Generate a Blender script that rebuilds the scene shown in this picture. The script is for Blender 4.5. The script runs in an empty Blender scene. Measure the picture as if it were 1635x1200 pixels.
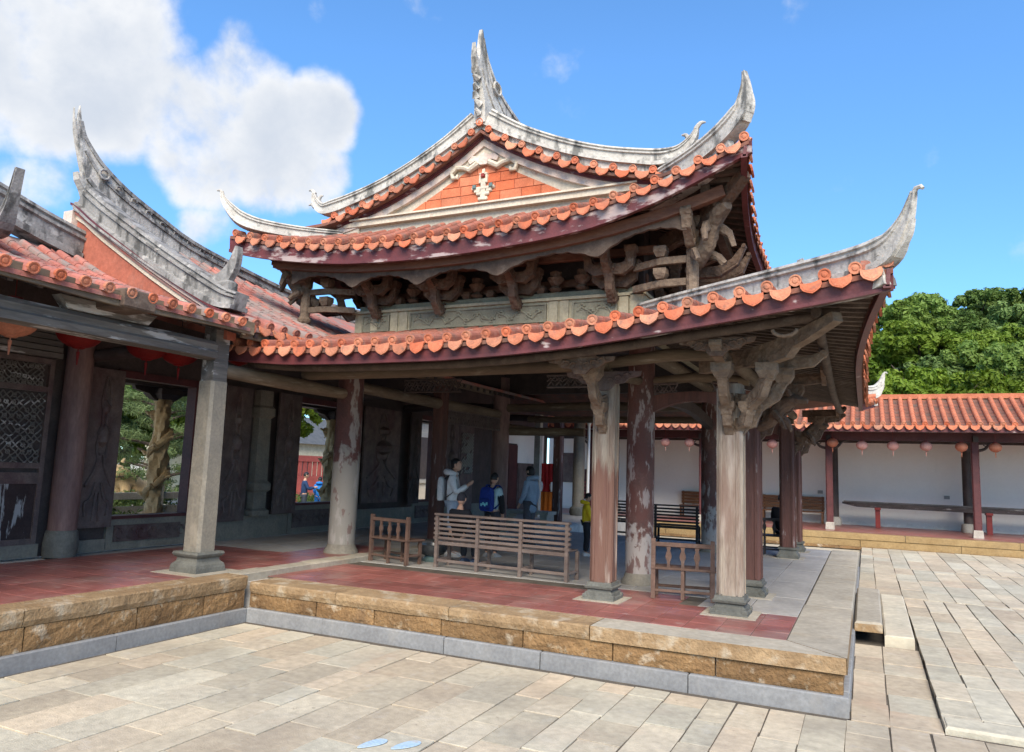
import bpy, math, random
from mathutils import Vector, Matrix, noise
random.seed(11)
sc = bpy.context.scene
COL = sc.collection
R = math.radians

# ---------------------------------------------------------------- camera
CAM_ROLL, CAM_PITCH, CAM_YAW, FPX = 0.03580, 0.12561, -0.44710, 1180.8
CAMZ = 2.07
def _cam():
    cy, sy = math.cos(CAM_YAW), math.sin(CAM_YAW)
    fwd = Vector((sy, cy, 0)); rt = Vector((cy, -sy, 0)); up = Vector((0, 0, 1))
    f2 = math.cos(CAM_PITCH)*fwd + math.sin(CAM_PITCH)*up
    u2 = -math.sin(CAM_PITCH)*fwd + math.cos(CAM_PITCH)*up
    r2 = math.cos(CAM_ROLL)*rt + math.sin(CAM_ROLL)*u2
    u3 = -math.sin(CAM_ROLL)*rt + math.cos(CAM_ROLL)*u2
    m = Matrix((r2, u3, -f2)).transposed().to_4x4()
    m.translation = Vector((0, 0, CAMZ))
    d = bpy.data.cameras.new('camera'); o = bpy.data.objects.new('camera', d)
    COL.objects.link(o); o.matrix_world = m
    d.sensor_width = 36; d.lens = FPX/1635*36; d.clip_end = 2000; d.clip_start = .05
    sc.camera = o
_cam()

# ---------------------------------------------------------------- sky, sun, exposure
SUN_EL, SUN_AZ = 41, 156      # azimuth in degrees clockwise from +Y (the depth axis)
SKY_STRENGTH, SUN_STRENGTH, SUN_ANGLE, EXPOSURE = 0.15, 2.8, 40, 1.32
sc.view_settings.view_transform = 'Standard'; sc.view_settings.look = 'None'
sc.view_settings.exposure = EXPOSURE; sc.view_settings.gamma = 1
sc.view_settings.use_curve_mapping = False
sc.cycles.use_denoising = True
try: sc.cycles.denoiser = 'OPENIMAGEDENOISE'
except Exception: pass
sc.cycles.max_bounces = 6; sc.cycles.diffuse_bounces = 4; sc.cycles.glossy_bounces = 2
sc.cycles.transparent_max_bounces = 4; sc.cycles.sample_clamp_indirect = 6
sc.cycles.use_adaptive_sampling = True; sc.cycles.adaptive_threshold = 0.02

def sky_world():
    w = bpy.data.worlds.new('World'); sc.world = w; w.use_nodes = True
    nt = w.node_tree; nt.nodes.clear(); N = nt.nodes.new; L = nt.links.new
    out = N('ShaderNodeOutputWorld'); bg = N('ShaderNodeBackground'); bg.inputs[1].default_value = SKY_STRENGTH
    L(bg.outputs[0], out.inputs[0])
    sk = N('ShaderNodeTexSky'); sk.sky_type = 'NISHITA'; sk.sun_disc = False
    sk.sun_elevation = R(SUN_EL); sk.sun_rotation = R(SUN_AZ)
    sk.altitude = 1000; sk.air_density = 0.9; sk.dust_density = 0.1; sk.ozone_density = 3
    tint = N('ShaderNodeMix'); tint.data_type = 'RGBA'; tint.blend_type = 'MULTIPLY'; tint.inputs[0].default_value = 1
    tint.inputs[7].default_value = (0.60, 0.87, 1.0, 1); L(sk.outputs[0], tint.inputs[6])
    tc = N('ShaderNodeTexCoord')
    # broken cumulus: fractal noise gathered into banks around a few directions
    def math_(op, a, b=None, c=None):
        n = N('ShaderNodeMath'); n.operation = op
        for i, v in enumerate((a, b, c)):
            if v is None: continue
            if isinstance(v, (int, float)): n.inputs[i].default_value = v
            else: L(v, n.inputs[i])
        return n.outputs[0]
    def noise_(vec, scale, detail, rough, dist=0):
        n = N('ShaderNodeTexNoise'); n.inputs['Scale'].default_value = scale; n.inputs['Detail'].default_value = detail
        n.inputs['Roughness'].default_value = rough; n.inputs['Distortion'].default_value = dist; L(vec, n.inputs['Vector']); return n.outputs[0]
    dirn = N('ShaderNodeVectorMath'); dirn.operation = 'NORMALIZE'; L(tc.outputs['Generated'], dirn.inputs[0])
    D = dirn.outputs[0]
    mask = None
    for (dx, dy, dz, inner, outer, wgt) in CLOUD_BANKS:
        v = Vector((dx, dy, dz)).normalized()
        dt = N('ShaderNodeVectorMath'); dt.operation = 'DOT_PRODUCT'; L(D, dt.inputs[0]); dt.inputs[1].default_value = v
        mr = N('ShaderNodeMapRange'); mr.interpolation_type = 'SMOOTHSTEP'
        L(dt.outputs['Value'], mr.inputs[0]); mr.inputs[1].default_value = math.cos(R(outer)); mr.inputs[2].default_value = math.cos(R(inner))
        mr.inputs[3].default_value = 0; mr.inputs[4].default_value = wgt
        mask = mr.outputs[0] if mask is None else math_('MAXIMUM', mask, mr.outputs[0])
    n1 = noise_(D, 11, 8, .55, .12)
    dens = math_('ADD', math_('MULTIPLY', mask, 0.66), math_('MULTIPLY', math_('SUBTRACT', n1, .5), 1.35))
    cov = N('ShaderNodeMapRange'); cov.interpolation_type = 'SMOOTHSTEP'; L(dens, cov.inputs[0])
    cov.inputs[1].default_value = .13; cov.inputs[2].default_value = .62
    # the same noise sampled a little towards the sun: lit edges against grey bellies
    off = N('ShaderNodeVectorMath'); off.operation = 'ADD'; L(D, off.inputs[0]); off.inputs[1].default_value = (-.012, .0, .02)
    n2 = noise_(off.outputs[0], 11, 8, .55, .12)
    lit = N('ShaderNodeMapRange'); L(math_('SUBTRACT', n1, n2), lit.inputs[0])
    lit.inputs[1].default_value = -.12; lit.inputs[2].default_value = .1
    core = N('ShaderNodeMapRange'); core.interpolation_type = 'SMOOTHSTEP'; L(dens, core.inputs[0]); core.inputs[1].default_value = .42; core.inputs[2].default_value = .95; core.inputs[3].default_value = 1.0; core.inputs[4].default_value = .30
    shade = math_('MULTIPLY', core.outputs[0], math_('ADD', math_('MULTIPLY', lit.outputs[0], .5), .5))
    cc = N('ShaderNodeMix'); cc.data_type = 'RGBA'; L(shade, cc.inputs[0])
    cc.inputs[6].default_value = (1.50, 1.72, 2.08, 1); cc.inputs[7].default_value = (2.68, 2.71, 2.76, 1)
    # the sky colour is multiplied darker towards the horizon, evenly all round
    sepd = N('ShaderNodeSeparateXYZ'); L(D, sepd.inputs[0])
    el = N('ShaderNodeMapRange'); L(sepd.outputs[2], el.inputs[0]); el.inputs[1].default_value = 0; el.inputs[2].default_value = .5; el.inputs[3].default_value = .58; el.inputs[4].default_value = .92
    dk = N('ShaderNodeMix'); dk.data_type = 'RGBA'; dk.blend_type = 'MULTIPLY'; dk.inputs[0].default_value = 1; L(tint.outputs[2], dk.inputs[6])
    cmb = N('ShaderNodeCombineColor')
    for i in range(3): L(el.outputs[0], cmb.inputs[i])
    L(cmb.outputs[0], dk.inputs[7])
    mx = N('ShaderNodeMix'); mx.data_type = 'RGBA'; L(cov.outputs[0], mx.inputs[0]); L(dk.outputs[2], mx.inputs[6]); L(cc.outputs[2], mx.inputs[7])
    L(mx.outputs[2], bg.inputs[0])
# directions (x, y, z), full and zero angle in degrees, weight
CLOUD_BANKS = [(-0.7868, 0.4285, 0.4442, 4, 9, 1), (-0.7517, 0.4804, 0.4518, 3, 7, 1), (-0.8014, 0.4577, 0.3850, 2, 5.2, .9), (-0.7518, 0.5153, 0.4114, 2.5, 6, 1), (-0.7161, 0.5712, 0.4013, 2, 5.5, 1),
    (-0.6635, 0.6139, 0.4276, 2, 5, 1), (-0.7090, 0.6061, 0.3606, 2, 5, 1), (-0.6543, 0.6501, 0.3864, 3, 6, 1), (-0.6081, 0.6729, 0.4212, 1.5, 4.2, 1), (-0.6265, 0.6886, 0.3652, 1.5, 4.0, 0.95), (-0.6571, 0.6679, 0.3493, 1.2, 3.6, 0.9),
    (-0.7930, 0.4898, 0.3623, 1, 4, 0.5), (-0.7135, 0.5378, 0.4492, 1, 3.5, 0.75), (-0.6483, 0.5934, 0.4770, 0.6, 2.6, 0.55), (-0.7237, 0.6275, 0.2872, 0.6, 2.6, 0.6), (-0.8240, 0.4819, 0.2982, 0.8, 3, 0.5),
    (-.97, .05, .5, 6, 18, .9), (.3, -.9, .5, 8, 26, .8), (-.5, -.7, .55, 6, 20, .8), (.9, -.2, .35, 4, 14, .7)]
sky_world()
def sun():
    d = bpy.data.lights.new('sun', 'SUN'); d.energy = SUN_STRENGTH; d.angle = R(SUN_ANGLE); d.color = (1, .915, .78)
    o = bpy.data.objects.new('sun', d); COL.objects.link(o)
    a, e = R(SUN_AZ), R(SUN_EL)
    v = Vector((math.sin(a)*math.cos(e), math.cos(a)*math.cos(e), math.sin(e)))
    o.rotation_euler = v.to_track_quat('Z', 'Y').to_euler(); o.location = v*60
sun()

# ---------------------------------------------------------------- materials
def mat(name, c1, c2=None, s=2.5, rough=.8, bump=.3, bs=35, st=(1, 1, 1), stains=(), rnd=.08, spec=.3, hue=0, lo=.35, hi=.65, trans=0, voronoi=None, bdist=.02, obj=False, fine_amt=1):
    """c1..c2 blended by noise, a fine grain over it, stains = [(colour, scale, lo, hi, (stretch), amount)], zstain = ('z', colour, z_full, z_none, scale)"""
    m = bpy.data.materials.new(name); m.use_nodes = True; nt = m.node_tree; N = nt.nodes.new; L = nt.links.new
    b = nt.nodes['Principled BSDF']; b.inputs['Roughness'].default_value = rough
    b.inputs['Specular IOR Level'].default_value = spec
    if obj:
        g = N('ShaderNodeTexCoord'); src = g.outputs['Object']
    else:
        g = N('ShaderNodeNewGeometry'); src = g.outputs['Position']
    mp = N('ShaderNodeVectorMath'); mp.operation = 'MULTIPLY'; L(src, mp.inputs[0]); mp.inputs[1].default_value = st
    P = mp.outputs[0]
    def nz(scale, detail=5, vec=P, rough_=.6, dist=0):
        n = N('ShaderNodeTexNoise'); n.inputs['Scale'].default_value = scale; n.inputs['Detail'].default_value = detail
        n.inputs['Roughness'].default_value = rough_; n.inputs['Distortion'].default_value = dist; L(vec, n.inputs['Vector']); return n.outputs[0]
    def rng(v, a, b_, c=0, d=1):
        n = N('ShaderNodeMapRange'); L(v, n.inputs[0]); n.inputs[1].default_value = a; n.inputs[2].default_value = b_
        n.inputs[3].default_value = c; n.inputs[4].default_value = d; return n.outputs[0]
    def mix(f, a, b_, mode='MIX'):
        n = N('ShaderNodeMix'); n.data_type = 'RGBA'; n.blend_type = mode
        for i, v in ((0, f), (6, a), (7, b_)):
            if isinstance(v, (int, float)): n.inputs[i].default_value = v
            elif isinstance(v, (tuple, list)): n.inputs[i].default_value = (*v[:3], 1)
            else: L(v, n.inputs[i])
        return n.outputs[2]
    c2 = c2 or tuple(x*.75 for x in c1)
    col = mix(rng(nz(s), lo, hi), c1, c2)
    fine = nz(s*9, 4)
    comb = N('ShaderNodeCombineColor'); fv = rng(fine, .25, .75, 1-.22*fine_amt, 1+.16*fine_amt)
    for i in range(3): L(fv, comb.inputs[i])
    col = mix(1, col, comb.outputs[0], 'MULTIPLY')
    for stn in stains:
        if stn[0] == 'z':
            _, c, zf, zn, sc_, amt = stn
            sep = N('ShaderNodeSeparateXYZ'); L(src, sep.inputs[0])
            zz = rng(sep.outputs[2], zf, zn, .75, -.25)
            ad = N('ShaderNodeMath'); ad.operation = 'ADD'; L(zz, ad.inputs[0]); L(rng(nz(sc_, 7, dist=.4), 0, 1, -.5, .5), ad.inputs[1])
            col = mix(rng(ad.outputs[0], .20, .28, 0, amt), col, c)
        else:
            c, s_, a, b_, stv, amt = stn
            v2 = N('ShaderNodeVectorMath'); v2.operation = 'MULTIPLY'; L(src, v2.inputs[0]); v2.inputs[1].default_value = stv
            o2 = N('ShaderNodeVectorMath'); o2.operation = 'ADD'; L(v2.outputs[0], o2.inputs[0]); o2.inputs[1].default_value = (s_*3.1, 7.7, 1.3)
            col = mix(rng(nz(s_, 7, o2.outputs[0]), a, b_, 0, amt), col, c)
    if rnd or hue:
        oi = N('ShaderNodeObjectInfo'); hs = N('ShaderNodeHueSaturation'); L(col, hs.inputs['Color'])
        L(rng(oi.outputs['Random'], 0, 1, 1-rnd, 1+rnd), hs.inputs['Value'])
        if hue:
            wn = N('ShaderNodeTexWhiteNoise'); wn.noise_dimensions = '1D'; L(oi.outputs['Random'], wn.inputs['W'])
            L(rng(wn.outputs[0], 0, 1, .5-hue, .5+hue), hs.inputs['Hue'])
            L(rng(wn.outputs[0], 0, 1, 1+hue*14, 1-hue*14), hs.inputs['Saturation'])
        col = hs.outputs[0]
    L(col, b.inputs['Base Color'])
    if bump:
        bp = N('ShaderNodeBump'); bp.inputs['Strength'].default_value = bump; bp.inputs['Distance'].default_value = bdist
        h = nz(bs, 5)
        if voronoi:
            vo = N('ShaderNodeTexVoronoi'); vo.inputs['Scale'].default_value = voronoi; L(P, vo.inputs['Vector'])
            ad = N('ShaderNodeMath'); ad.operation = 'ADD'; L(h, ad.inputs[0]); L(vo.outputs[0], ad.inputs[1]); h = ad.outputs[0]
        L(h, bp.inputs['Height']); L(bp.outputs[0], b.inputs['Normal'])
    if trans:
        tr = N('ShaderNodeBsdfTranslucent'); L(col, tr.inputs[0]); ms = N('ShaderNodeMixShader'); ms.inputs[0].default_value = trans
        L(b.outputs[0], ms.inputs[1]); L(tr.outputs[0], ms.inputs[2]); L(ms.outputs[0], nt.nodes['Material Output'].inputs[0])
    return m
BLK = (.02, .019, .018)
G = {}
def defmats():
    g = G
    g['paving'] = mat('granite_paving', (.50, .435, .325), (.40, .35, .27), 1.3, .85, .45, 60, rnd=.14, hue=.013,
        stains=[((.24, .20, .15), .7, .52, .75, (1, 1, 1), .5), ((.50, .47, .42), 5, .6, .75, (1, 1, 1), .4), ((.17, .14, .11), 9, .66, .74, (1, 1, 1), .6), ((.45, .33, .24), 1.1, .56, .75, (1, 1, 1), .4)])
    g['joint'] = mat('sandy_joint', (.12, .10, .078), (.075, .063, .05), 6, .95, .3, 50, rnd=0)
    g['mortar'] = mat('pale_mortar', (.50, .47, .43), (.38, .35, .32), 6, .9, .3, 50, rnd=0)
    g['blue'] = mat('bluestone', (.245, .245, .245), (.20, .20, .203), 3, .8, .15, 80, rnd=.08, stains=[((.30, .27, .23), 3, .55, .8, (1, 1, .4), .5)])
    g['brown'] = mat('rough_brown_stone', (.27, .16, .072), (.17, .098, .045), 2.5, .9, .9, 22, rnd=.15, bdist=.04,
        stains=[((.50, .43, .33), 3.2, .60, .70, (1, 1, 1), .75), ((.44, .36, .25), 9, .58, .70, (1, 1, 1), .6), ((.09, .06, .04), 1.6, .58, .8, (1, 1, 1), .7)])
    g['cap'] = mat('cap_granite', (.40, .355, .285), (.31, .275, .22), 1.5, .85, .3, 60, rnd=.08, stains=[((.36, .26, .14), 2.2, .55, .75, (1, 1, 3), .3), ((.2, .18, .15), 1, .58, .8, (1, 1, 1), .5)])
    g['capface'] = mat('cap_edge_stone', (.33, .225, .125), (.235, .15, .078), 2, .9, .8, 22, rnd=.1, bdist=.03, stains=[((.46, .40, .31), 4, .52, .66, (1, 1, 1), .6), ((.12, .085, .055), 2, .6, .8, (1, 1, 1), .6)])
    g['redtile'] = mat('red_floor_tile', (.29, .105, .088), (.21, .072, .062), 2, .36, .12, 30, rnd=.16, spec=.5,
        stains=[((.33, .23, .20), 1.1, .5, .72, (1, 1, 1), .6), ((.40, .34, .31), 6, .62, .72, (1, 1, 1), .5), ((.09, .045, .04), 1.5, .52, .75, (1, 1, 1), .6)])
    g['greyslab'] = mat('grey_floor_slab', (.40, .375, .34), (.31, .29, .265), 1.5, .55, .15, 50, rnd=.12, spec=.45, stains=[((.29, .26, .22), 2, .55, .8, (1, 1, 1), .4)])
    g['wood'] = mat('weathered_wood', (.125, .088, .066), (.075, .052, .041), 5, .85, .5, 14, st=(1, 1, 1), rnd=.15, stains=[((.27, .22, .18), 6, .55, .8, (1, 1, 1), .5)])
    g['woodx'] = mat('weathered_beam', (.20, .15, .10), (.12, .088, .06), 3, .85, .5, 12, st=(.25, 1.6, 1.6), rnd=.1, stains=[((.07, .05, .04), 2, .5, .75, (.4, 1, 1), .7), ((.36, .31, .24), 5, .58, .72, (.3, 2, 2), .6)])
    g['woody'] = mat('weathered_beam_deep', (.20, .15, .10), (.12, .088, .06), 3, .85, .5, 12, st=(1.6, .25, 1.6), rnd=.1, stains=[((.07, .05, .04), 2, .5, .75, (1, .4, 1), .7), ((.36, .31, .24), 5, .58, .72, (2, .3, 2), .6)])
    g['greybeam'] = mat('grey_bleached_beam', (.20, .18, .16), (.11, .10, .092), 4, .85, .6, 12, st=(2, .2, 2), rnd=.1, stains=[((.50, .48, .46), 4, .56, .61, (2, .35, 2), .85), ((.05, .045, .04), 3, .58, .7, (2, .3, 2), .8)])
    g['post'] = mat('bleached_post', (.30, .25, .20), (.195, .145, .112), 3.5, .75, .5, 12, st=(3, 3, .35), rnd=.1, lo=.4, hi=.6,
        stains=[((.42, .36, .31), 3, .5, .68, (2.5, 2.5, .3), .75), ((.17, .105, .08), 2, .53, .7, (2, 2, .35), .7)])
    g['postred'] = mat('red_brown_worn_post', (.28, .235, .19), (.19, .14, .11), 3.5, .75, .5, 12, st=(3, 3, .35), rnd=.05, lo=.4, hi=.6,
        stains=[('z', (.15, .075, .055), 1.2, 3.1, 2.2, .92), ((.42, .36, .31), 3, .56, .68, (2.5, 2.5, .3), .6), ((.12, .055, .045), 2.6, .54, .7, (2, 2, .35), .7)])
    g['post2'] = mat('maroon_worn_post', (.14, .062, .05), (.10, .05, .042), 3.5, .7, .4, 12, st=(3, 3, .35), rnd=.12,
        stains=[((.42, .38, .36), 3.5, .6, .68, (2.5, 2.5, .5), .75), ((.07, .035, .03), 2, .5, .75, (2, 2, .3), .7)])
    g['roundcol'] = mat('peeling_round_column', (.15, .072, .06), (.10, .052, .046), 4, .7, .35, 16, rnd=.05,
        stains=[('z', (.42, .38, .35), .5, 2.0, 5, .75), ((.12, .048, .04), 5, .53, .58, (1.4, 1.4, .5), .8), ((.38, .33, .31), 6, .55, .60, (1.6, 1.6, .45), .7)])
    g['roundcol2'] = mat('peeling_stone_column', (.12, .05, .042), (.085, .04, .036), 4, .7, .35, 16, rnd=.05,
        stains=[('z', (.25, .23, .20), 1.2, 3.2, 3.6, .95), ((.33, .30, .27), 4, .54, .60, (1.4, 1.4, .45), .75), ((.13, .05, .042), 6, .6, .63, (1, 1, .5), .6)])
    g['purplecol'] = mat('purple_brown_column', (.23, .14, .12), (.14, .08, .075), 2.5, .6, .2, 14, st=(2, 2, .4), rnd=.05, stains=[((.27, .20, .16), 3, .55, .8, (2, 2, .3), .5)])
    g['granite'] = mat('granite_post', (.25, .22, .175), (.19, .17, .14), 3, .8, .35, 60, rnd=.05, stains=[((.17, .16, .15), 1.6, .55, .75, (1, 1, .4), .6), ((.38, .33, .26), 3, .6, .75, (1, 1, .5), .5)])
    g['darkstone'] = mat('dark_green_stone', (.145, .143, .125), (.09, .09, .08), 4, .7, .35, 30, rnd=.1, stains=[((.18, .18, .165), 7, .6, .75, (1, 1, 1), .6)])
    g['terracotta'] = mat('terracotta_end', (.56, .20, .11), (.45, .145, .078), 6, .8, .4, 40, rnd=.16, hue=.006, stains=[((.22, .12, .085), 1.3, .52, .68, (1, 1, 1), .65), ((.13, .09, .075), 9, .56, .70, (1, 1, 1), .7), ((.55, .40, .30), 12, .66, .8, (1, 1, 1), .4)])
    g['barrel'] = mat('terracotta_barrel', (.38, .135, .09), (.27, .10, .07), 4, .85, .4, 30, rnd=.12, stains=[((.15, .11, .09), 5, .5, .68, (1, 1, 1), .75), ((.42, .35, .29), 8, .6, .75, (1, 1, 1), .55)])
    g['barrelclean'] = mat('orange_barrel', (.50, .17, .09), (.40, .13, .07), 3, .8, .3, 30, rnd=.08, stains=[((.2, .10, .07), 4, .58, .8, (1, 1, 1), .5)])
    g['deck'] = mat('roof_pan_tiles', (.24, .09, .06), (.12, .07, .055), 3, .9, .5, 12, rnd=0, stains=[((.12, .10, .085), 3, .5, .75, (1, 1, 1), .6)])
    g['hallpan'] = mat('hall_pan_tiles', (.42, .15, .115), (.32, .115, .09), 3, .85, .4, 20, rnd=.12, stains=[((.20, .18, .165), 1.6, .44, .58, (1, 1, 1), .85), ((.46, .30, .25), 9, .6, .75, (1, 1, 1), .5)])
    g['ridge'] = mat('lichened_lime_ridge', (.54, .505, .455), (.39, .36, .325), 2.5, .9, .5, 25, rnd=.03,
        stains=[((.07, .07, .066), 2.8, .52, .62, (1.5, 1.5, .45), .8), ((.62, .585, .53), 5, .57, .68, (1, 1, 1), .6), ((.13, .13, .12), 12, .57, .68, (1, 1, 1), .6)])
    g['ridgedark'] = mat('lichened_dark_ridge', (.30, .285, .27), (.19, .18, .17), 3, .9, .5, 25, rnd=.03,
        stains=[((.055, .053, .05), 3.5, .5, .62, (1.5, 1.5, .45), .85), ((.50, .475, .44), 6, .58, .68, (1, 1, 1), .65), ((.16, .07, .055), 4, .62, .72, (1, 1, 1), .6)])
    g['fascia'] = mat('maroon_fascia', (.135, .032, .034), (.09, .024, .026), 4, .5, .2, 20, rnd=.04, spec=.4, stains=[((.50, .42, .40), 4.5, .63, .69, (.7, .7, 1.6), .75), ((.05, .02, .02), 2, .5, .8, (.6, .6, 1), .6)])
    g['fasciapeel'] = mat('peeling_maroon_fascia', (.135, .032, .034), (.09, .024, .026), 4, .5, .2, 20, rnd=.04, spec=.4, stains=[((.46, .38, .36), 3.2, .52, .6, (.8, .8, 2.2), .7), ((.05, .02, .02), 2, .5, .8, (.6, .6, 1), .6)])
    g['cream'] = mat('cream_plaster', (.62, .54, .43), (.54, .46, .36), 3, .85, .25, 30, rnd=.03, stains=[((.36, .16, .12), 5, .62, .72, (1, 1, 1), .5), ((.25, .22, .19), 3, .6, .75, (1, 1, 1), .45)])
    g['creamrake'] = mat('stained_rake_plaster', (.64, .53, .46), (.54, .40, .34), 3, .85, .3, 30, rnd=.03, stains=[((.52, .45, .37), 4, .52, .64, (1, 1, 1), .7), ((.12, .05, .045), 4, .6, .75, (1, 1, 1), .6)])
    g['gbrick'] = mat('orange_gable_brick', (.58, .175, .085), (.47, .13, .062), 5, .85, .35, 40, rnd=.12, hue=.004, stains=[((.56, .30, .18), 8, .6, .75, (1, 1, 1), .4)])
    g['orangewall'] = mat('orange_limewash', (.40, .125, .08), (.32, .10, .066), 2, .9, .2, 20, rnd=0, stains=[((.20, .14, .12), 1.3, .5, .72, (1, 1, 1), .6), ((.52, .28, .2), 2.5, .62, .7, (1, 1, 3), .5), ((.2, .1, .07), 2, .62, .8, (1, 1, 1), .6)])
    g['frieze'] = mat('faded_stone_frieze', (.46, .395, .27), (.36, .31, .215), 2.5, .85, .3, 35, rnd=.05, stains=[((.16, .15, .12), 3, .55, .75, (1, 1, 1), .5)])
    g['friezegreen'] = mat('faded_green_panel', (.27, .245, .175), (.19, .175, .128), 4, .85, .5, 30, rnd=.05, stains=[((.30, .26, .18), 6, .58, .75, (1, 1, 1), .5)])
    g['bracket'] = mat('bracket_wood', (.165, .102, .068), (.10, .06, .042), 5, .85, .9, 16, voronoi=14, rnd=.18, stains=[((.32, .27, .22), 6, .58, .75, (1, 1, 1), .5), ((.06, .045, .037), 3, .58, .8, (1, 1, 1), .6)])
    g['bracketpale'] = mat('bleached_bracket_wood', (.225, .16, .112), (.14, .096, .068), 6, .85, .9, 18, voronoi=14, rnd=.1, stains=[((.10, .08, .065), 5, .55, .7, (1, 1, 1), .65)])
    g['redbeam'] = mat('faded_red_beam', (.20, .095, .06), (.125, .058, .04), 4, .75, .3, 18, st=(.4, 1.5, 1.5), rnd=.1, stains=[((.30, .20, .14), 4, .58, .75, (.4, 1, 1), .5)])
    g['dark'] = mat('soot_dark_wood', (.075, .057, .052), (.05, .038, .036), 4, .6, .3, 20, rnd=.1)
    g['darkcarve'] = mat('dark_carved_wood', (.165, .122, .108), (.10, .073, .069), 5, .6, .8, 12, rnd=.1, stains=[((.11, .09, .085), 5, .58, .75, (1, 1, .5), .5), ((.075, .02, .028), 2, .52, .7, (1, 1, .5), .6)])
    g['darkred'] = mat('dark_red_lacquer', (.12, .038, .038), (.075, .025, .027), 3, .5, .2, 20, rnd=.1)
    g['peelpanel'] = mat('peeling_dado', (.055, .035, .033), (.035, .022, .022), 4, .7, .4, 20, rnd=.05, stains=[((.42, .41, .40), 3, .52, .56, (2.5, 2.5, .5), .8)])
    g['benchwood'] = mat('grey_bench_wood', (.215, .165, .14), (.145, .105, .09), 5, .75, .3, 20, st=(.5, 2, 2), rnd=.1, stains=[((.33, .27, .24), 5, .57, .75, (.4, 2, 2), .5)])
    g['spindlewood'] = mat('brown_spindle_wood', (.155, .092, .068), (.10, .06, .045), 5, .7, .3, 20, rnd=.1, stains=[((.24, .18, .15), 6, .6, .75, (1, 1, 1), .5)])
    g['darkbench'] = mat('dark_bench_wood', (.05, .038, .036), (.032, .025, .025), 5, .55, .2, 20, rnd=.1)
    g['orangebench'] = mat('varnished_bench_wood', (.22, .10, .045), (.16, .07, .035), 4, .5, .15, 20, st=(.4, 2, 2), rnd=.08)
    g['white'] = mat('white_limewash', (.88, .84, .79), (.84, .80, .755), 1.2, .9, .02, 20, fine_amt=.12, rnd=0, stains=[('z', (.55, .52, .47), .3, .8, 5, .3), ((.5, .49, .47), 1, .6, .85, (1, 1, .6), .5)])
    g['yellowstone'] = mat('yellow_plinth_stone', (.32, .22, .105), (.25, .165, .075), 2, .88, .4, 25, rnd=.1, stains=[((.2, .15, .09), 1.5, .55, .75, (1, 1, 1), .5)])
    g['lpink'] = mat('faded_pink_paper', (.72, .42, .38), (.66, .33, .29), 4, .7, .1, 20, rnd=.12, trans=.35)
    g['lorange'] = mat('faded_orange_paper', (.62, .27, .17), (.55, .2, .12), 4, .7, .1, 20, rnd=.1, trans=.35)
    g['lred'] = mat('red_paper', (.26, .014, .012), (.19, .010, .010), 3, .6, .1, 20, rnd=.1, trans=.4)
    g['redpaint'] = mat('red_paint', (.24, .035, .03), (.17, .025, .024), 3, .5, .1, 20, rnd=.05)
    g['oldpaint'] = mat('black_old_paint', (.06, .057, .056), (.11, .10, .097), 5, .6, .4, 20, st=(.4, 1, 1), rnd=.1, stains=[((.5, .48, .46), 5, .62, .68, (.4, 2, 2), .7)])
    g['sandstone'] = mat('carved_sandstone', (.58, .42, .225), (.44, .31, .165), 3, .85, .7, 14, rnd=.05, stains=[((.16, .11, .07), 4, .55, .75, (1, 1, 1), .7)])
    g['palestone'] = mat('pale_stone', (.42, .39, .34), (.33, .30, .26), 3, .85, .3, 30, rnd=.08)
    g['grey_roof'] = mat('grey_far_roof', (.10, .105, .11), (.07, .075, .08), 3, .8, .3, 20, rnd=.05)
    g['farred'] = mat('far_red_wall', (.42, .10, .085), (.33, .08, .07), 1, .85, .1, 20, rnd=.05)
    g['farcream'] = mat('far_cream_wall', (.55, .50, .36), (.48, .44, .32), .6, .85, .1, 20, rnd=.05)
    g['paleground'] = mat('pale_ground', (.50, .45, .36), (.42, .38, .30), .6, .9, .2, 30, rnd=0)
    g['soil'] = mat('hill_soil', (.05, .06, .03), (.035, .04, .02), .2, .95, .3, 2, rnd=0)
    g['leafdark'] = mat('leaf_dark', (.07, .135, .028), (.12, .185, .04), .5, .6, 0, rnd=.25, hue=.015, trans=.3, lo=.4, hi=.6)
    g['leafmid'] = mat('leaf_mid', (.115, .19, .034), (.165, .235, .046), .5, .6, 0, rnd=.22, hue=.012, trans=.35)
    g['leafbright'] = mat('leaf_bright', (.17, .27, .036), (.22, .31, .05), .5, .55, 0, rnd=.15, hue=.01, trans=.4)
    g['pine'] = mat('pine_needles', (.09, .135, .045), (.13, .175, .06), 1, .6, 0, rnd=.1, trans=.25)
    g['bark'] = mat('bark', (.10, .075, .055), (.06, .045, .035), 4, .9, .7, 10, rnd=.1)
    g['hedge'] = mat('hedge_leaf', (.07, .12, .025), (.11, .15, .04), 2, .6, 0, rnd=.1, trans=.3)
    g['skin'] = mat('skin', (.50, .30, .215), (.45, .26, .185), 6, .55, 0, rnd=0)
    g['hair'] = mat('black_hair', (.012, .011, .012), (.02, .018, .018), 20, .45, .3, 60, rnd=0)
    g['ceramic'] = mat('dark_glazed_bowl', (.035, .04, .045), (.05, .055, .06), 4, .25, 0, rnd=0, spec=.6)
    g['celadon'] = mat('green_glazed_foot', (.12, .18, .17), (.09, .14, .14), 4, .3, 0, rnd=0, spec=.5)
    g['bluepaint'] = mat('worn_blue_ground_paint', (.34, .47, .60), (.42, .50, .58), 6, .8, .2, 50, rnd=0, stains=[((.43, .385, .315), 9, .6, .7, (1, 1, 1), .7)])
    g['metal'] = mat('grey_metal_box', (.30, .31, .31), (.25, .26, .26), 4, .5, 0, rnd=0)
    g['glassdark'] = mat('dark_window_glass', (.05, .06, .065), (.04, .045, .05), 2, .15, 0, rnd=.2, spec=.6)
defmats()
_fab = {}
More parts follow.
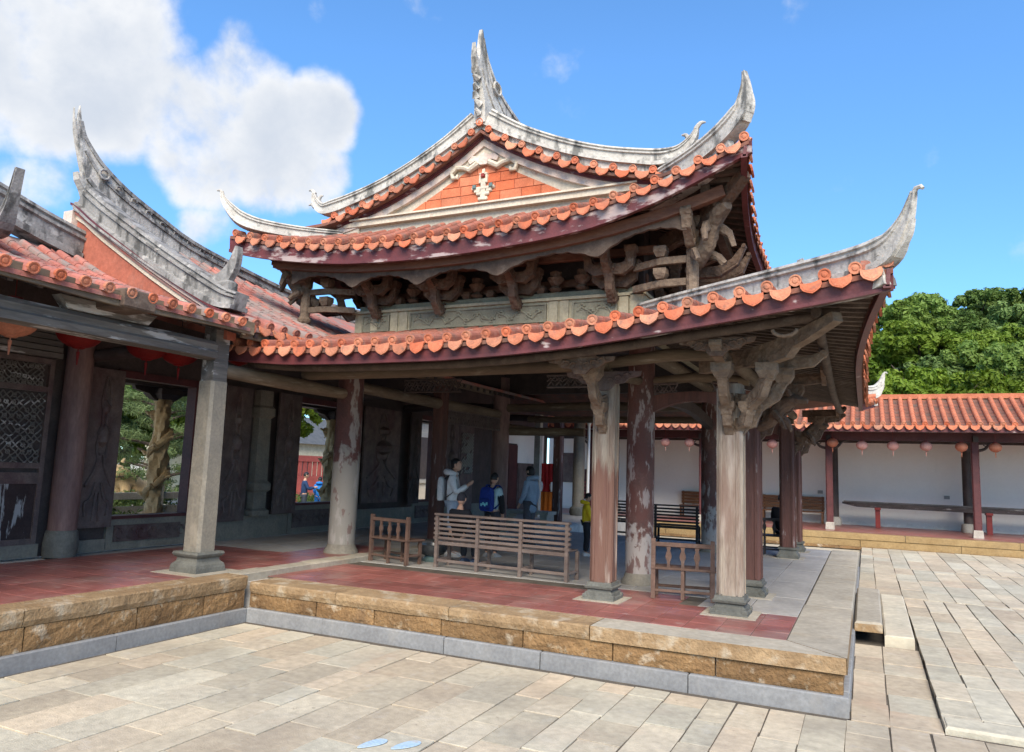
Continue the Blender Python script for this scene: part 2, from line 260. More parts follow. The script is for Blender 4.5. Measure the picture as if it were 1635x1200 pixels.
def fabric(c, rough=.85):
    k = tuple(round(x, 3) for x in c)
    if k not in _fab: _fab[k] = mat('fabric', c, tuple(x*.8 for x in c), 8, rough, .4, 25, rnd=0)
    return _fab[k]

# ---------------------------------------------------------------- helpers
def V(*a): return Vector(a)
class MB:
    """collects shapes that belong to ONE piece"""
    def __init__(s): s.v = []; s.f = []
    def add(s, vs, fs):
        o = len(s.v); s.v += [tuple(p) for p in vs]; s.f += [tuple(i+o for i in f) for f in fs]; return s
    def box(s, x0, x1, y0, y1, z0, z1, ch=0):
        if ch <= 0:
            vs = [(x, y, z) for z in (z0, z1) for x, y in ((x0, y0), (x1, y0), (x1, y1), (x0, y1))]
            return s.add(vs, [(3, 2, 1, 0), (4, 5, 6, 7), (0, 1, 5, 4), (1, 2, 6, 5), (2, 3, 7, 6), (3, 0, 4, 7)])
        c = ch
        rings = [(z0, c), (z0+c, 0), (z1-c, 0), (z1, c)]
        vs = []
        for z, i in rings: vs += [(x0+i, y0+i, z), (x1-i, y0+i, z), (x1-i, y1-i, z), (x0+i, y1-i, z)]
        fs = [(3, 2, 1, 0), (12, 13, 14, 15)]
        for k in range(3):
            for j in range(4):
                a = k*4+j; b = k*4+(j+1) % 4; fs.append((a, b, b+4, a+4))
        return s.add(vs, fs)
    def obox(s, c, size, ax=None, ch=0):
        m = MB(); sx, sy, sz = [k/2 for k in size]; m.box(-sx, sx, -sy, sy, -sz, sz, ch)
        c = Vector(c); ax = ax or (V(1, 0, 0), V(0, 1, 0), V(0, 0, 1))
        return s.add([c+ax[0]*p[0]+ax[1]*p[1]+ax[2]*p[2] for p in m.v], m.f)
    def prism(s, poly, fn, d0, d1):
        """poly: 2D outline (counter clockwise); fn(u, v, d) -> 3D"""
        n = len(poly); vs = [fn(u, v, d0) for u, v in poly]+[fn(u, v, d1) for u, v in poly]
        return s.add(vs, [tuple(range(n))[::-1], tuple(range(n, 2*n))]+[(i, (i+1) % n, (i+1) % n+n, i+n) for i in range(n)])
    def rings(s, rings, cap=True, closed=True):
        n = len(rings[0]); vs = [p for r in rings for p in r]; fs = []
        for k in range(len(rings)-1):
            for j in range(n if closed else n-1):
                a = k*n+j; b = k*n+(j+1) % n; fs.append((a, b, b+n, a+n))
        if cap and closed:
            fs.append(tuple(range(n))[::-1]); fs.append(tuple(range((len(rings)-1)*n, len(rings)*n)))
        return s.add(vs, fs)
    def tube(s, path, rad, n=10, flat=1, cap=True):
        path = [Vector(p) for p in path]
        if not isinstance(rad, (list, tuple)): rad = [rad]*len(path)
        rs = []; up = None
        for i, p in enumerate(path):
            t = (path[min(i+1, len(path)-1)]-path[max(i-1, 0)]).normalized()
            if up is None: up = t.orthogonal().normalized() if abs(t.z) > .9 else V(0, 0, 1)
            a = t.cross(up)
            if a.length < 1e-4: a = t.orthogonal()
            a.normalize(); b = a.cross(t).normalized(); up = b
            rs.append([p+(a*math.cos(k*2*math.pi/n)+b*math.sin(k*2*math.pi/n)*flat)*rad[i] for k in range(n)])
        return s.rings(rs, cap)
    def bar(s, path, w, h, side=None):
        """rectangular section along a path; side = fixed sideways direction; h may vary"""
        path = [Vector(p) for p in path]; rs = []
        if not isinstance(h, (list, tuple)): h = [h]*len(path)
        if not isinstance(w, (list, tuple)): w = [w]*len(path)
        for i, p in enumerate(path):
            t = (path[min(i+1, len(path)-1)]-path[max(i-1, 0)]).normalized()
            sd = Vector(side).normalized() if side is not None else t.cross(V(0, 0, 1)).normalized()
            u = sd.cross(t).normalized(); a = sd*w[i]/2; b = u*h[i]/2
            rs.append([p-a-b, p+a-b, p+a+b, p-a+b])
        return s.rings(rs)
    def lathe(s, prof, c=(0, 0, 0), n=20, sq=None):
        """prof [(r, z)]; sq = 4 makes a square section turned to the axes"""
        c = Vector(c); rs = []
        for r, z in prof:
            if sq: k = r; rs.append([c+V(-k, -k, z), c+V(k, -k, z), c+V(k, k, z), c+V(-k, k, z)])
            else: rs.append([c+V(r*math.cos(2*math.pi*j/n), r*math.sin(2*math.pi*j/n), z) for j in range(n)])
        return s.rings(rs)
    def grid(s, fn, nu, nv, thick=None):
        vs = [fn(i/nu, j/nv) for j in range(nv+1) for i in range(nu+1)]; w = nu+1
        fs = [(j*w+i, j*w+i+1, (j+1)*w+i+1, (j+1)*w+i) for j in range(nv) for i in range(nu)]
        s.add(vs, fs)
        if thick:
            s.add([Vector(p)+Vector(thick) for p in vs], [f[::-1] for f in fs])
            o = len(s.v)-2*len(vs); m = len(vs)
            edge = [i for i in range(nu+1)]+[j*w+nu for j in range(1, nv+1)]+[nv*w+i for i in range(nu-1, -1, -1)]+[j*w for j in range(nv-1, 0, -1)]
            s.f += [(o+edge[k], o+edge[k]+m, o+edge[(k+1) % len(edge)]+m, o+edge[(k+1) % len(edge)]) for k in range(len(edge))]
        return s
    def mesh(s, name, m, smooth=False):
        me = bpy.data.meshes.new(name); me.from_pydata(s.v, [], s.f); me.update()
        if m is not None:
            for x in (m if isinstance(m, (list, tuple)) else [m]): me.materials.append(G[x] if isinstance(x, str) else x)
        if smooth:
            me.polygons.foreach_set('use_smooth', [True]*len(me.polygons))
            try: me.set_sharp_from_angle(angle=R(38))
            except Exception: pass
        return me
    def build2(s, name, top, side, parent=None):
        me = s.mesh(name, [top, side])
        for p in me.polygons: p.material_index = 0 if p.normal.z > .55 else 1
        return link(name, me, parent)
    def build(s, name, m, parent=None, smooth=False, loc=None):
        return link(name, s.mesh(name, m, smooth), parent, loc)
def wloc(o):
    v = Vector(o.location)
    while o.parent: o = o.parent; v = v+Vector(o.location) if not o.get('_w') else v
    return v
ROOTLOC = {}
def link(name, me, parent=None, loc=None, rot=None, local=False):
    """world-coordinate mesh under a parent (the parent's place is taken out again) unless local"""
    o = bpy.data.objects.new(name, me); COL.objects.link(o)
    if loc is not None: o.location = loc
    if rot is not None: o.rotation_euler = rot
    if parent is not None:
        o.parent = parent
        if not local:
            L = ROOTLOC.get(parent.name, V(0, 0, 0)); o.matrix_parent_inverse = Matrix.Translation(-L)
    return o
def tag(o, label=None, cat=None, group=None, kind=None):
    for k, v in (('label', label), ('category', cat), ('group', group), ('kind', kind)):
        if v: o[k] = v
    return o
def thing(name, label, cat, loc=(0, 0, 0), rz=0, group=None):
    o = bpy.data.objects.new(name, None); COL.objects.link(o); o.empty_display_size = .2
    o.location = loc; o.rotation_euler = (0, 0, rz); ROOTLOC[o.name] = Vector(loc)
    return tag(o, label, cat, group)
def copy_tree(o, parent=None, loc=None, rz=None):
    c = o.copy(); COL.objects.link(c)
    if parent is not None: c.parent = parent
    if loc is not None: c.location = loc
    if rz is not None: c.rotation_euler = (0, 0, rz)
    for ch in [x for x in list(bpy.data.objects) if x.parent == o]: copy_tree(ch, c)
    return c
def lerp(a, b, t): return a+(b-a)*t
def table(tb, x):
    if x <= tb[0][0]: return tb[0][1]
    for (a, u), (b, w) in zip(tb, tb[1:]):
        if x <= b: return lerp(u, w, (x-a)/(b-a))
    return tb[-1][1]
def smooth_table(tb, x, r=.35):
    return (table(tb, x-r)+2*table(tb, x)+table(tb, x+r))/4
def slab(x0, x1, y0, y1, z0, z1, ch=.012, jit=.012, rng=random):
    """a hewn block with worn, slightly uneven edges"""
    m = MB(); j = lambda a: rng.uniform(-a, a)
    q = [(x0+j(jit), y0+j(jit)), (x1+j(jit), y0+j(jit)), (x1+j(jit), y1+j(jit)), (x0+j(jit), y1+j(jit))]
    cx = (x0+x1)/2; cy = (y0+y1)/2; rs = []
    for z, c in ((z0, 0), (z1-ch, 0), (z1, ch)):
        r = []
        for (x, y) in q:
            dx = c if x < cx else -c; dy = c if y < cy else -c
            r.append((x+dx, y+dy, z+(j(jit*.25) if z > z0 else 0)))
        rs.append(r)
    m.rings(rs); return m
def rough_block(x0, x1, y0, y1, z0, z1, face, amt=.02, nx=7, nz=3, rng=random):
    """block whose face ('-y','+x','-x') is quarry-rough"""
    m = MB(); m.box(x0, x1, y0, y1, z0, z1)
    m.f = [f for k, f in enumerate(m.f) if k != {'-y': 2, '+x': 3, '-x': 5}[face]]
    o = rng.uniform(0, 50)
    def fn(u, v):
        if face == '-y': p = V(lerp(x0, x1, u), y0, lerp(z0, z1, v))
        elif face == '+x': p = V(x1, lerp(y0, y1, u), lerp(z0, z1, v))
        else: p = V(x0, lerp(y1, y0, u), lerp(z0, z1, v))
        e = min(1, min(u, 1-u)*nx, min(v, 1-v)*nz*1.2)
        d = (noise.noise(p*5+V(o, 0, 0))*.7+noise.noise(p*13+V(0, o, 0))*.5+.25)*amt*e
        n = {'-y': V(0, -1, 0), '+x': V(1, 0, 0), '-x': V(-1, 0, 0)}[face]
        return p+n*d
    m.grid(fn, nx, nz); return m
def split_run(a, b, lo, hi, rng=random):
    xs = [a]
    while xs[-1] < b-hi*.9: xs.append(xs[-1]+rng.uniform(lo, hi))
    if b-xs[-1] < lo*.5 and len(xs) > 1: xs.pop()
    xs.append(b); return xs

# ---------------------------------------------------------------- ground and courtyard
gm = MB(); gm.box(-500, 500, -300, 900, -.6, -.06)
tag(gm.build('ground', 'paleground'), 'pale bare ground around the temple', 'ground', kind='structure')
PX1, PY0, PXL, PZ, TZ, PYB = -.205, 7.53, -7.31, .495, .575, 18.9
def courtyard():
    rng = random.Random(5)
    bed = MB()
    bed.box(-7.30, 14, -3, 7.50, -.055, -.010)
    bed.box(-.19, .56, 7.46, 26.1, -.055, -.010)
    bed.box(.565, 14, 7.53, 26.1, -.055, .039)
    c = tag(bed.build('courtyard', 'joint'), 'stone paved temple courtyard with sandy joints', 'courtyard', kind='structure')
    pieces = []
    def rows(x0, x1, y0, y1, z, wr, lr, keep=lambda x, y: True, dz=.004):
        xs = split_run(x0, x1, *wr, rng=rng)
        for a, b in zip(xs, xs[1:]):
            y = y0-rng.uniform(0, lr[0])
            while y < y1-.12:
                e = y+rng.uniform(*lr)
                if y1-e < .25: e = y1
                ya, yb = max(y, y0), min(e, y1)
                if yb-ya > .06 and keep((a+b)/2, (ya+yb)/2): pieces.append((a, b, ya, yb, z+rng.uniform(-dz, dz)))
                y = e
    rows(-7.22, -.2, 2.2, 7.40, 0, (.25, .44), (.45, 1.05))
    rows(-.2, 4.5, 3.2, 7.44, 0, (.28, .46), (.45, 1.1))
    rows(-.17, .55, 7.45, 10.9, 0, (.3, .42), (.5, .9))
    rows(.56, 12, 7.53, 15.2, .05, (.28, .5), (.5, 1.3), lambda x, y: x < .24*y+1.8)
    rows(-.17, .56, 14.9, 26.05, .045, (.3, .4), (.9, 1.8))
    rows(.56, 12, 15.25, 20.4, .05, (.3, .5), (.8, 1.7), lambda x, y: x < .24*y+1.8)
    rows(.56, 14, 20.45, 26.05, .05, (.36, .5), (1.6, 2.9), lambda x, y: x < .24*y+2.5)
    rows(-7.22, -.2, -1, 2.15, 0, (.32, .5), (.6, 1.4)); rows(-.2, 4.5, -1, 3.15, 0, (.32, .5), (.6, 1.4))
    def seen(p):
        x, y = (p[0]+p[1])/2, (p[2]+p[3])/2
        fy = y*math.cos(CAM_YAW)+x*math.sin(CAM_YAW); sx = x*math.cos(CAM_YAW)-y*math.sin(CAM_YAW)
        return fy > 4.3 and abs(sx) < .78*fy
    pieces.sort(key=lambda p: (not seen(p), math.hypot(p[0]+p[1], p[2]+p[3])))
    rest = MB()
    for k, (a, b, y0, y1, z) in enumerate(pieces):
        g = rng.uniform(.003, .008)
        m = slab(a+g, b-g, y0+g, y1-g, -.05, z, .003, .007, rng)
        if k < 290: m.build('paving_stone', 'paving', c)
        else: rest.add(m.v, m.f)
    tag(rest.build('paving_stones', 'paving', c), kind='stuff')
    # raised slab and stepping block beside the pavilion platform, with the drain gap under it
    slab(.16, .53, 10.95, 14.85, -.04, .14, .02, .02, rng).build('edging_stone', 'paving', c)
    slab(-.18, .14, 14.3, 14.85, -.04, .05, .02, .01, rng).build('edging_stone', 'paving', c)
    slab(.56, 3.2, 7.50, 7.83, -.04, .056, .02, .012, rng).build('edging_stone', 'paving', c)
    st = thing('stepping_block', 'worn granite step block bridging the drain beside the pavilion platform', 'step', (-.03, 12.6, .045))
    m = slab(-.17, .16, 10.95, 14.4, .15, .275, .025, .02, rng); m.build2('tread_stone', 'cap', 'capface', st)
    slab(-.16, .14, 13.2, 14.3, -.02, .15, .02, .02, rng).build('support_stone', 'brown', st)
    slab(-.16, .14, 11.9, 12.6, -.02, .15, .02, .02, rng).build('support_stone', 'brown', st)
courtyard()
# pair of worn light-blue footprints painted on the paving
def footprints():
    for k, (x, y, rz) in enumerate(((-3.36, 4.83, R(70)), (-3.13, 4.93, R(66)))):
        m = MB(); n = 18; pts = []
        for i in range(n):
            t = 2*math.pi*i/n; u = math.cos(t)*.13; w = .052+.018*math.cos(t); pts.append((u, math.sin(t)*w))
        m.prism(pts, lambda u, v, d: V(u, v, d), .0, .004)
        o = m.build('footprint_marking', 'bluepaint'); o.location = (x, y, .009); o.rotation_euler = (0, 0, rz)
        tag(o, ['left of the two worn light blue footprints painted on the paving', 'right of the two worn light blue footprints painted on the paving'][k], 'ground marking', 'painted footprints')
footprints()

# ---------------------------------------------------------------- pavilion: platform
PAV = thing('pavilion', 'open temple pavilion with two-tiered orange tiled roof and swallowtail ridges', 'pavilion', (-5.5, 13.5, 0))
def platform():
    rng = random.Random(8)
    core = MB(); core.box(PXL-1.2, PX1-.10, PY0+.10, PYB-.1, -.05, PZ-.03)
    base = core.build('platform', 'mortar', PAV)
    # bluestone footing
    xs = split_run(PXL+.001, PX1+.03, 1.1, 1.75, rng)
    for a, b in zip(xs, xs[1:]): slab(a+.004, b-.004, PY0-.02, PY0+.2, -.03, .165, .012, .004, rng).build('footing_stone', 'blue', base)
    ys = split_run(PY0+.2, PYB, .5, 1.1, rng)
    for a, b in zip(ys, ys[1:]): slab(PX1-.15, PX1+.035, a+.004, b-.004, -.03, .165, .012, .004, rng).build('footing_stone', 'blue', base)
    # brown risers
    xs = split_run(PXL-.01, PX1-.01, .75, 1.5, rng)
    for a, b in zip(xs, xs[1:]): rough_block(a+.008, b-.008, PY0+.035, PY0+.2, .168, .345, '-y', .028, 10, 4, rng).build('riser_stone', 'brown', base)
    ys = split_run(PY0+.2, PYB, .7, 1.4, rng)
    for a, b in zip(ys, ys[1:]): rough_block(PX1-.2, PX1-.03, a+.008, b-.008, .168, .345, '+x', .022, 6, 3, rng).build('riser_stone', 'brown', base)
    # cap stones
    xs = [PXL+.003, -5.9, -4.3, -2.62]
    for a, b in zip(xs, xs[1:]): capstone(a, b).build2('cap_stone', 'cap', 'capface', base)
    def wedge(poly):
        m = MB(); m.prism(poly, lambda u, v, d: V(u, v, d), .352, PZ); return m
    wedge([(-2.61, PY0), (PX1+.01, PY0), (-.74, 8.02), (-2.61, 8.02)]).build2('cap_stone', 'cap', 'capface', base)
    wedge([(PX1+.02, PY0+.012), (PX1+.02, 10.4), (-.735, 10.4), (-.735, 8.035)]).build2('cap_stone', 'cap', 'capface', base)
    ys = [10.41, 12.9, 15.6, PYB]
    for a, b in zip(ys, ys[1:]): slab(-.735, PX1+.02, a, b-.012, .352, PZ, .012, .004, rng).build('cap_stone', 'cap', base)
    return base
def capstone(a, b):
    """long coping whose front edge is chipped"""
    m = MB(); n = max(6, int((b-a)/.06))
    rs = []
    for i in range(n+1):
        x = lerp(a+.005, b-.005, i/n); c = abs(noise.noise(V(x*3, 1, 4)))*.03; d = noise.noise(V(x*2.3, 7, 1))*.014+noise.noise(V(x*9, 2, 1))*.01
        rs.append([V(x, PY0+.02-d, .35), V(x, PY0-d-c*.3, .41), V(x, PY0-d, PZ-.018-c*.4), V(x, PY0+.02, PZ-.002), V(x, 8.02, PZ), V(x, 8.02, .35)])
    m.rings(rs); return m
BASE = platform()
def floor_pieces():
    rng = random.Random(3)
    # red tiles along the front, laid as squares with pale joints
    bed = MB(); bed.box(-8.3, -.74, 8.02, 18.7, .40, PZ-.006); bed.build('floor_bed', 'joint', PAV)
    n = 0; t = .345
    x = -.745
    while x-t > -8.0:
        y = 8.03
        for k in range(6):
            if y+t < 10.2-(.35 if x < -2.9 else .0) and not (x > -1.9 and y > 9.3):
                slab(x-t+.003, x-.003, y+.003, y+t-.003, PZ-.03, PZ+rng.uniform(-.0012, .0012), .004, .002, rng).build('floor_tile', 'redtile', BASE)
            y += t
        x -= t
    # large grey slabs inside
    ys = split_run(10.12, 18.7, .55, .95, rng)
    for a, b in zip(ys, ys[1:]):
        xs = split_run(-8.2, -1.9, .9, 1.8, rng)
        for c, d in zip(xs, xs[1:]): slab(c+.004, d-.004, a+.004, b-.004, PZ-.03, PZ+.001+rng.uniform(-.001, .001), .005, .003, rng).build('floor_slab', 'greyslab', BASE)
    ys = split_run(9.42, 18.7, 1.1, 1.9, rng)
    for a, b in zip(ys, ys[1:]):
        for c, d in ((-1.9, -1.32), (-1.32, -.745)): slab(c+.004, d-.004, a+.004, b-.004, PZ-.03, PZ+.001+rng.uniform(-.001, .001), .005, .003, rng).build('floor_slab', 'greyslab', BASE)
floor_pieces()

# ---------------------------------------------------------------- pavilion: columns
def square_post(x, y, w, z1, m, base='tier', h=.21, parent=PAV):
    """moulded square post on a carved dark stone base"""
    p = MB(); k = w/2; c = k*.2; z0 = PZ+h
    ring = lambda s, z: [V(x+u*s, y+v*s, z) for u, v in ((-k, -k+c), (-k+c, -k), (k-c, -k), (k, -k+c), (k, k-c), (k-c, k), (-k+c, k), (-k, k-c))]
    rs = []; n = 7
    for i in range(n+1): rs.append(ring(1.0-.05*abs(i/n-.35), lerp(z0, z1, i/n)))
    p.rings(rs)
    # fillet grooves: thin raised strips on each face
    for sx, sy in ((0, -1), (1, 0), (0, 1), (-1, 0)):
        for e in (-.62, .62):
            cx, cy = x+(sx*k if sx else e*k), y+(sy*k if sy else e*k)
            p.box(cx-.010, cx+.010, cy-.010, cy+.010, z0+.02, z1-.05)
    col = p.build('square_column', m, parent)
    b = MB(); g = w/2
    if base == 'tier':
        b.lathe([(g*1.45, 0), (g*1.45, .035), (g*1.32, .045), (g*1.30, .085), (g*1.12, .10), (g*1.08, .12), (g*1.3, .135), (g*1.36, .16), (g*1.2, .17), (g*1.15, h)], (x, y, PZ+.006), sq=4)
    else:
        b.lathe([(g*1.45, 0), (g*1.4, .05), (g*1.15, h*.6), (g*1.12, h*.75), (g*1.3, h*.82), (g*1.3, h)], (x, y, PZ+.006), sq=4)
    for sx in (-1, 1):
        for sy in (-1, 1): b.obox((x+sx*g*1.25, y+sy*g*1.25, PZ+.05), (g*.45, g*.45, .05), ch=.01)
    b.build('column_base', 'darkstone', col)
    pd = MB(); q = g*2.15; pd.box(x-q, x+q, y-q, y+q, PZ-.02, PZ+.006); pd.build('base_slab', 'cap', col)
    return col
def round_column(x, y, r, z1, m, base='plain', parent=PAV, z0=PZ, bm='granite'):
    p = MB(); rs = []
    prof = []
    n = 9
    for i in range(n+1):
        t = i/n; prof.append((r*(1+.05*math.sin(t*math.pi)-.06*t), lerp(z0+.12, z1, t)))
    p.lathe(prof, (x, y, 0), 24); col = p.build('round_column', m, parent, True)
    b = MB()
    if base == 'drum': b.lathe([(r*1.16, 0), (r*1.22, .1), (r*1.22, .2), (r*1.12, .36), (r*1.02, .38)], (x, y, z0), 24)
    else: b.lathe([(r*1.3, 0), (r*1.28, .04), (r*1.1, .10), (r*1.0, .16)], (x, y, z0), 24)
    b.build('column_base', bm, col, True)
    return col
COLS = {}
for y in (9.17, 10.77, 16.28, 17.88): COLS['r', y] = square_post(-1.45, y, .285, 3.18, 'post' if y == 9.17 else 'post2', 'tier' if y < 11 else 'plain')
COLS['f', -3.03] = square_post(-3.03, 9.2, .275, 3.25, 'postred')
square_post(-3.03, 17.9, .27, 3.2, 'post2', 'plain'); 
for x in (-3.0,):
    for y in (10.75, 16.3): round_column(x, y, .20, 4.3, 'roundcol')
round_column(-8.07, 16.3, .21, 4.3, 'purplecol')
round_column(-8.06, 10.35, .225, 4.05, 'roundcol2', z0=TZ-.01)
sp = square_post(-8.03, 13.35, .25, 4.1, 'post2', 'plain', .1)
square_post(-8.05, 20.1, .24, 4.0, 'post2', 'plain', .1)

# ---------------------------------------------------------------- roof pieces shared by all roofs
def drip_mesh(w=.2, h=.115):
    """leaf-shaped drip tile with the lip of its pan; faces -y, hangs below the origin"""
    m = MB(); k = w/2
    out = [(-k, .012), (-k*.5, -.004), (0, -.01), (k*.5, -.004), (k, .012), (k*.99, -h*.40), (k*.80, -h*.72), (k*.42, -h*.95), (0, -h*1.12), (-k*.42, -h*.95), (-k*.80, -h*.72), (-k*.99, -h*.40)][::-1]
    m.prism(out, lambda u, v, d: V(u, d+.18*v, v), -.012, .014)
    rim = [(x*.80, (y+h*.45)*.78-h*.45) for x, y in out]
    m.prism(rim, lambda u, v, d: V(u, d+.18*v, v), -.015, -.010)
    rs = [[V(u, y, z+dz) for u, z in ((-k, .012), (-k*.5, -.006), (0, -.012), (k*.5, -.006), (k, .012))]+[V(u, y, z+dz-.016) for u, z in ((k, .012), (k*.5, -.006), (0, -.012), (-k*.5, -.006), (-k, .012))] for y, dz in ((0, 0), (.28, .06))]
    m.rings(rs); return m.mesh('drip_tile', 'terracotta')
DRIP = drip_mesh()
def barrel(path, r=.057, m='barrel', disc='terracotta', parent=None, name='round_tile', front=None):
    """half-round cover tiles up a roof slope, overlapping in courses, with the round end piece at the eave"""
    b = MB(); path = [Vector(p) for p in path]; seg = .27; pts = []
    L = sum((path[i+1]-path[i]).length for i in range(len(path)-1)); n = max(1, int(L/seg))
    def at(s):
        for i in range(len(path)-1):
            l = (path[i+1]-path[i]).length
            if s <= l or i == len(path)-2: return path[i].lerp(path[i+1], min(1, s/l))
            s -= l
    nn = 6
    for k in range(n):
        a, e = at(L*k/n), at(min(L, L*(k+1)/n+.02)); t = (e-a).normalized(); sd = t.cross(V(0, 0, 1)).normalized(); up = sd.cross(t).normalized()
        rr = [[p+(sd*math.cos(q*math.pi/nn)+up*math.sin(q*math.pi/nn))*rad+up*(-.0) for q in range(nn+1)] for p, rad in ((a, r), (e, r*.86))]
        rr = [[x[0]-up*.05]+x+[x[-1]-up*.05] for x in rr]
        b.rings(rr, cap=False, closed=False)
        o = len(b.v)-2*(nn+3); b.f.append(tuple(range(o, o+nn+3))[::-1])
    nside = len(b.f)
    t = (at(.05)-path[0]).normalized(); f = -t; sd = t.cross(V(0, 0, 1)).normalized(); up = sd.cross(t).normalized(); c = path[0]+f*.004
    q = 14
    rings = [(r*1.06, .03), (r*1.06, -.012), (r*.82, -.012), (r*.76, -.003), (r*.55, -.003), (r*.4, -.011), (0.004, -.013)]
    b.rings([[c-f*d+(sd*math.cos(2*math.pi*j/q)+up*math.sin(2*math.pi*j/q))*rad for j in range(q)] for rad, d in rings])
    me = b.mesh(name, [m, disc], False)
    for i, p in enumerate(me.polygons):
        if i >= nside: p.material_index = 1
    return link(name, me, parent)
def drip(p, out, parent, tilt=0):
    o = link('drip_tile', DRIP, parent, Vector(p)+V(random.uniform(-.008, .008), random.uniform(-.01, .01), random.uniform(-.008, .006))); o.rotation_euler = (random.uniform(-.1, .08), tilt+random.uniform(-.07, .07), math.atan2(out[0], -out[1])+random.uniform(-.06, .06)); k = random.uniform(.93, 1.05); o.scale = (k, 1, random.uniform(.9, 1.06)); return o
def ridge(path, h, w=.16, name='ridge', m='ridge', parent=None, n=None):
    """moulded masonry ridge swept along its centre line: body, recess and overhanging coping"""
    b = MB(); path = [Vector(p) for p in path]; rs = []; k = path[len(path)//2]-path[0]; k.z = 0; sd0 = k.cross(V(0, 0, 1)).normalized()
    for i, p in enumerate(path):
        t = (path[min(i+1, len(path)-1)]-path[max(i-1, 0)]).normalized(); sd = sd0.copy(); up = sd.cross(t).normalized(); H = h[i]; W = (w[i] if isinstance(w, (list, tuple)) else w)/2
        prof = [(-1.25, -.5), (-1.2, -.28), (-.85, -.24), (-.85, .12), (-1.15, .16), (-1.15, .24), (-.8, .27), (-.8, .33), (-1.05, .37), (-.9, .48), (-.3, .5)]
        prof = prof+[(-x, y) for x, y in prof[::-1]]
        rs.append([p+sd*(x*W)+up*(y*H) for x, y in prof])
    b.rings(rs); return b.build(name, m, parent)
def catmull(pts, n=4):
    pts = [Vector(p) for p in pts]; out = []
    for i in range(len(pts)-1):
        a, b, c, d = pts[max(i-1, 0)], pts[i], pts[i+1], pts[min(i+2, len(pts)-1)]
        for k in range(n):
            t = k/n; out.append(.5*((2*b)+(c-a)*t+(2*a-5*b+4*c-d)*t*t+(3*b-a-3*c+d)*t**3))
    out.append(pts[-1]); return out
def cat1(vals, n=4): return [v.x for v in catmull([V(v, 0, 0) for v in vals], n)]
def carve(m, amp=.02, f=9, seed=0):
    """worn, carved unevenness on a piece's vertices"""
    m.v = [tuple(Vector(p)+noise.noise_vector(Vector(p)*f+V(seed, 0, 0))*amp) for p in m.v]; return m

# ---------------------------------------------------------------- pavilion: lower roof
CX, CY = -5.52, 13.5
LF = [(-8.6, 3.80), (-8.05, 3.735), (-7.2, 3.665), (-6.1, 3.645), (-4.7, 3.645), (-3.8, 3.68), (-3.0, 3.735), (-2.3, 3.81), (-1.64, 3.885), (-1.0, 3.955), (-.4, 4.03), (.0, 4.07), (.28, 4.12)]
def lye(x): return 7.72-.27*max(0, min(1.1, (x+3.2)/3.47))**2
def lez(x): return smooth_table(LF, x, .2)
def sz(y):   # right eave height from its distance to the nearer corner
    s = min(y-7.45, 19.55-y); return lez(.27-s)
def sxe(y):
    s = min(y-7.45, 19.55-y); return .0+.27*max(0, 1-s/3.4)**2
HH = lambda t: .78*t+.22*t*t
def lfront(x, d): e = lez(x); return V(x, lye(x)+d, e+(4.34-e)*HH(min(1, d/2.8)))
def lright(y, d): e = sz(y); return V(sxe(y)-d, y, e+(4.34-e)*HH(min(1, d/2.95)))
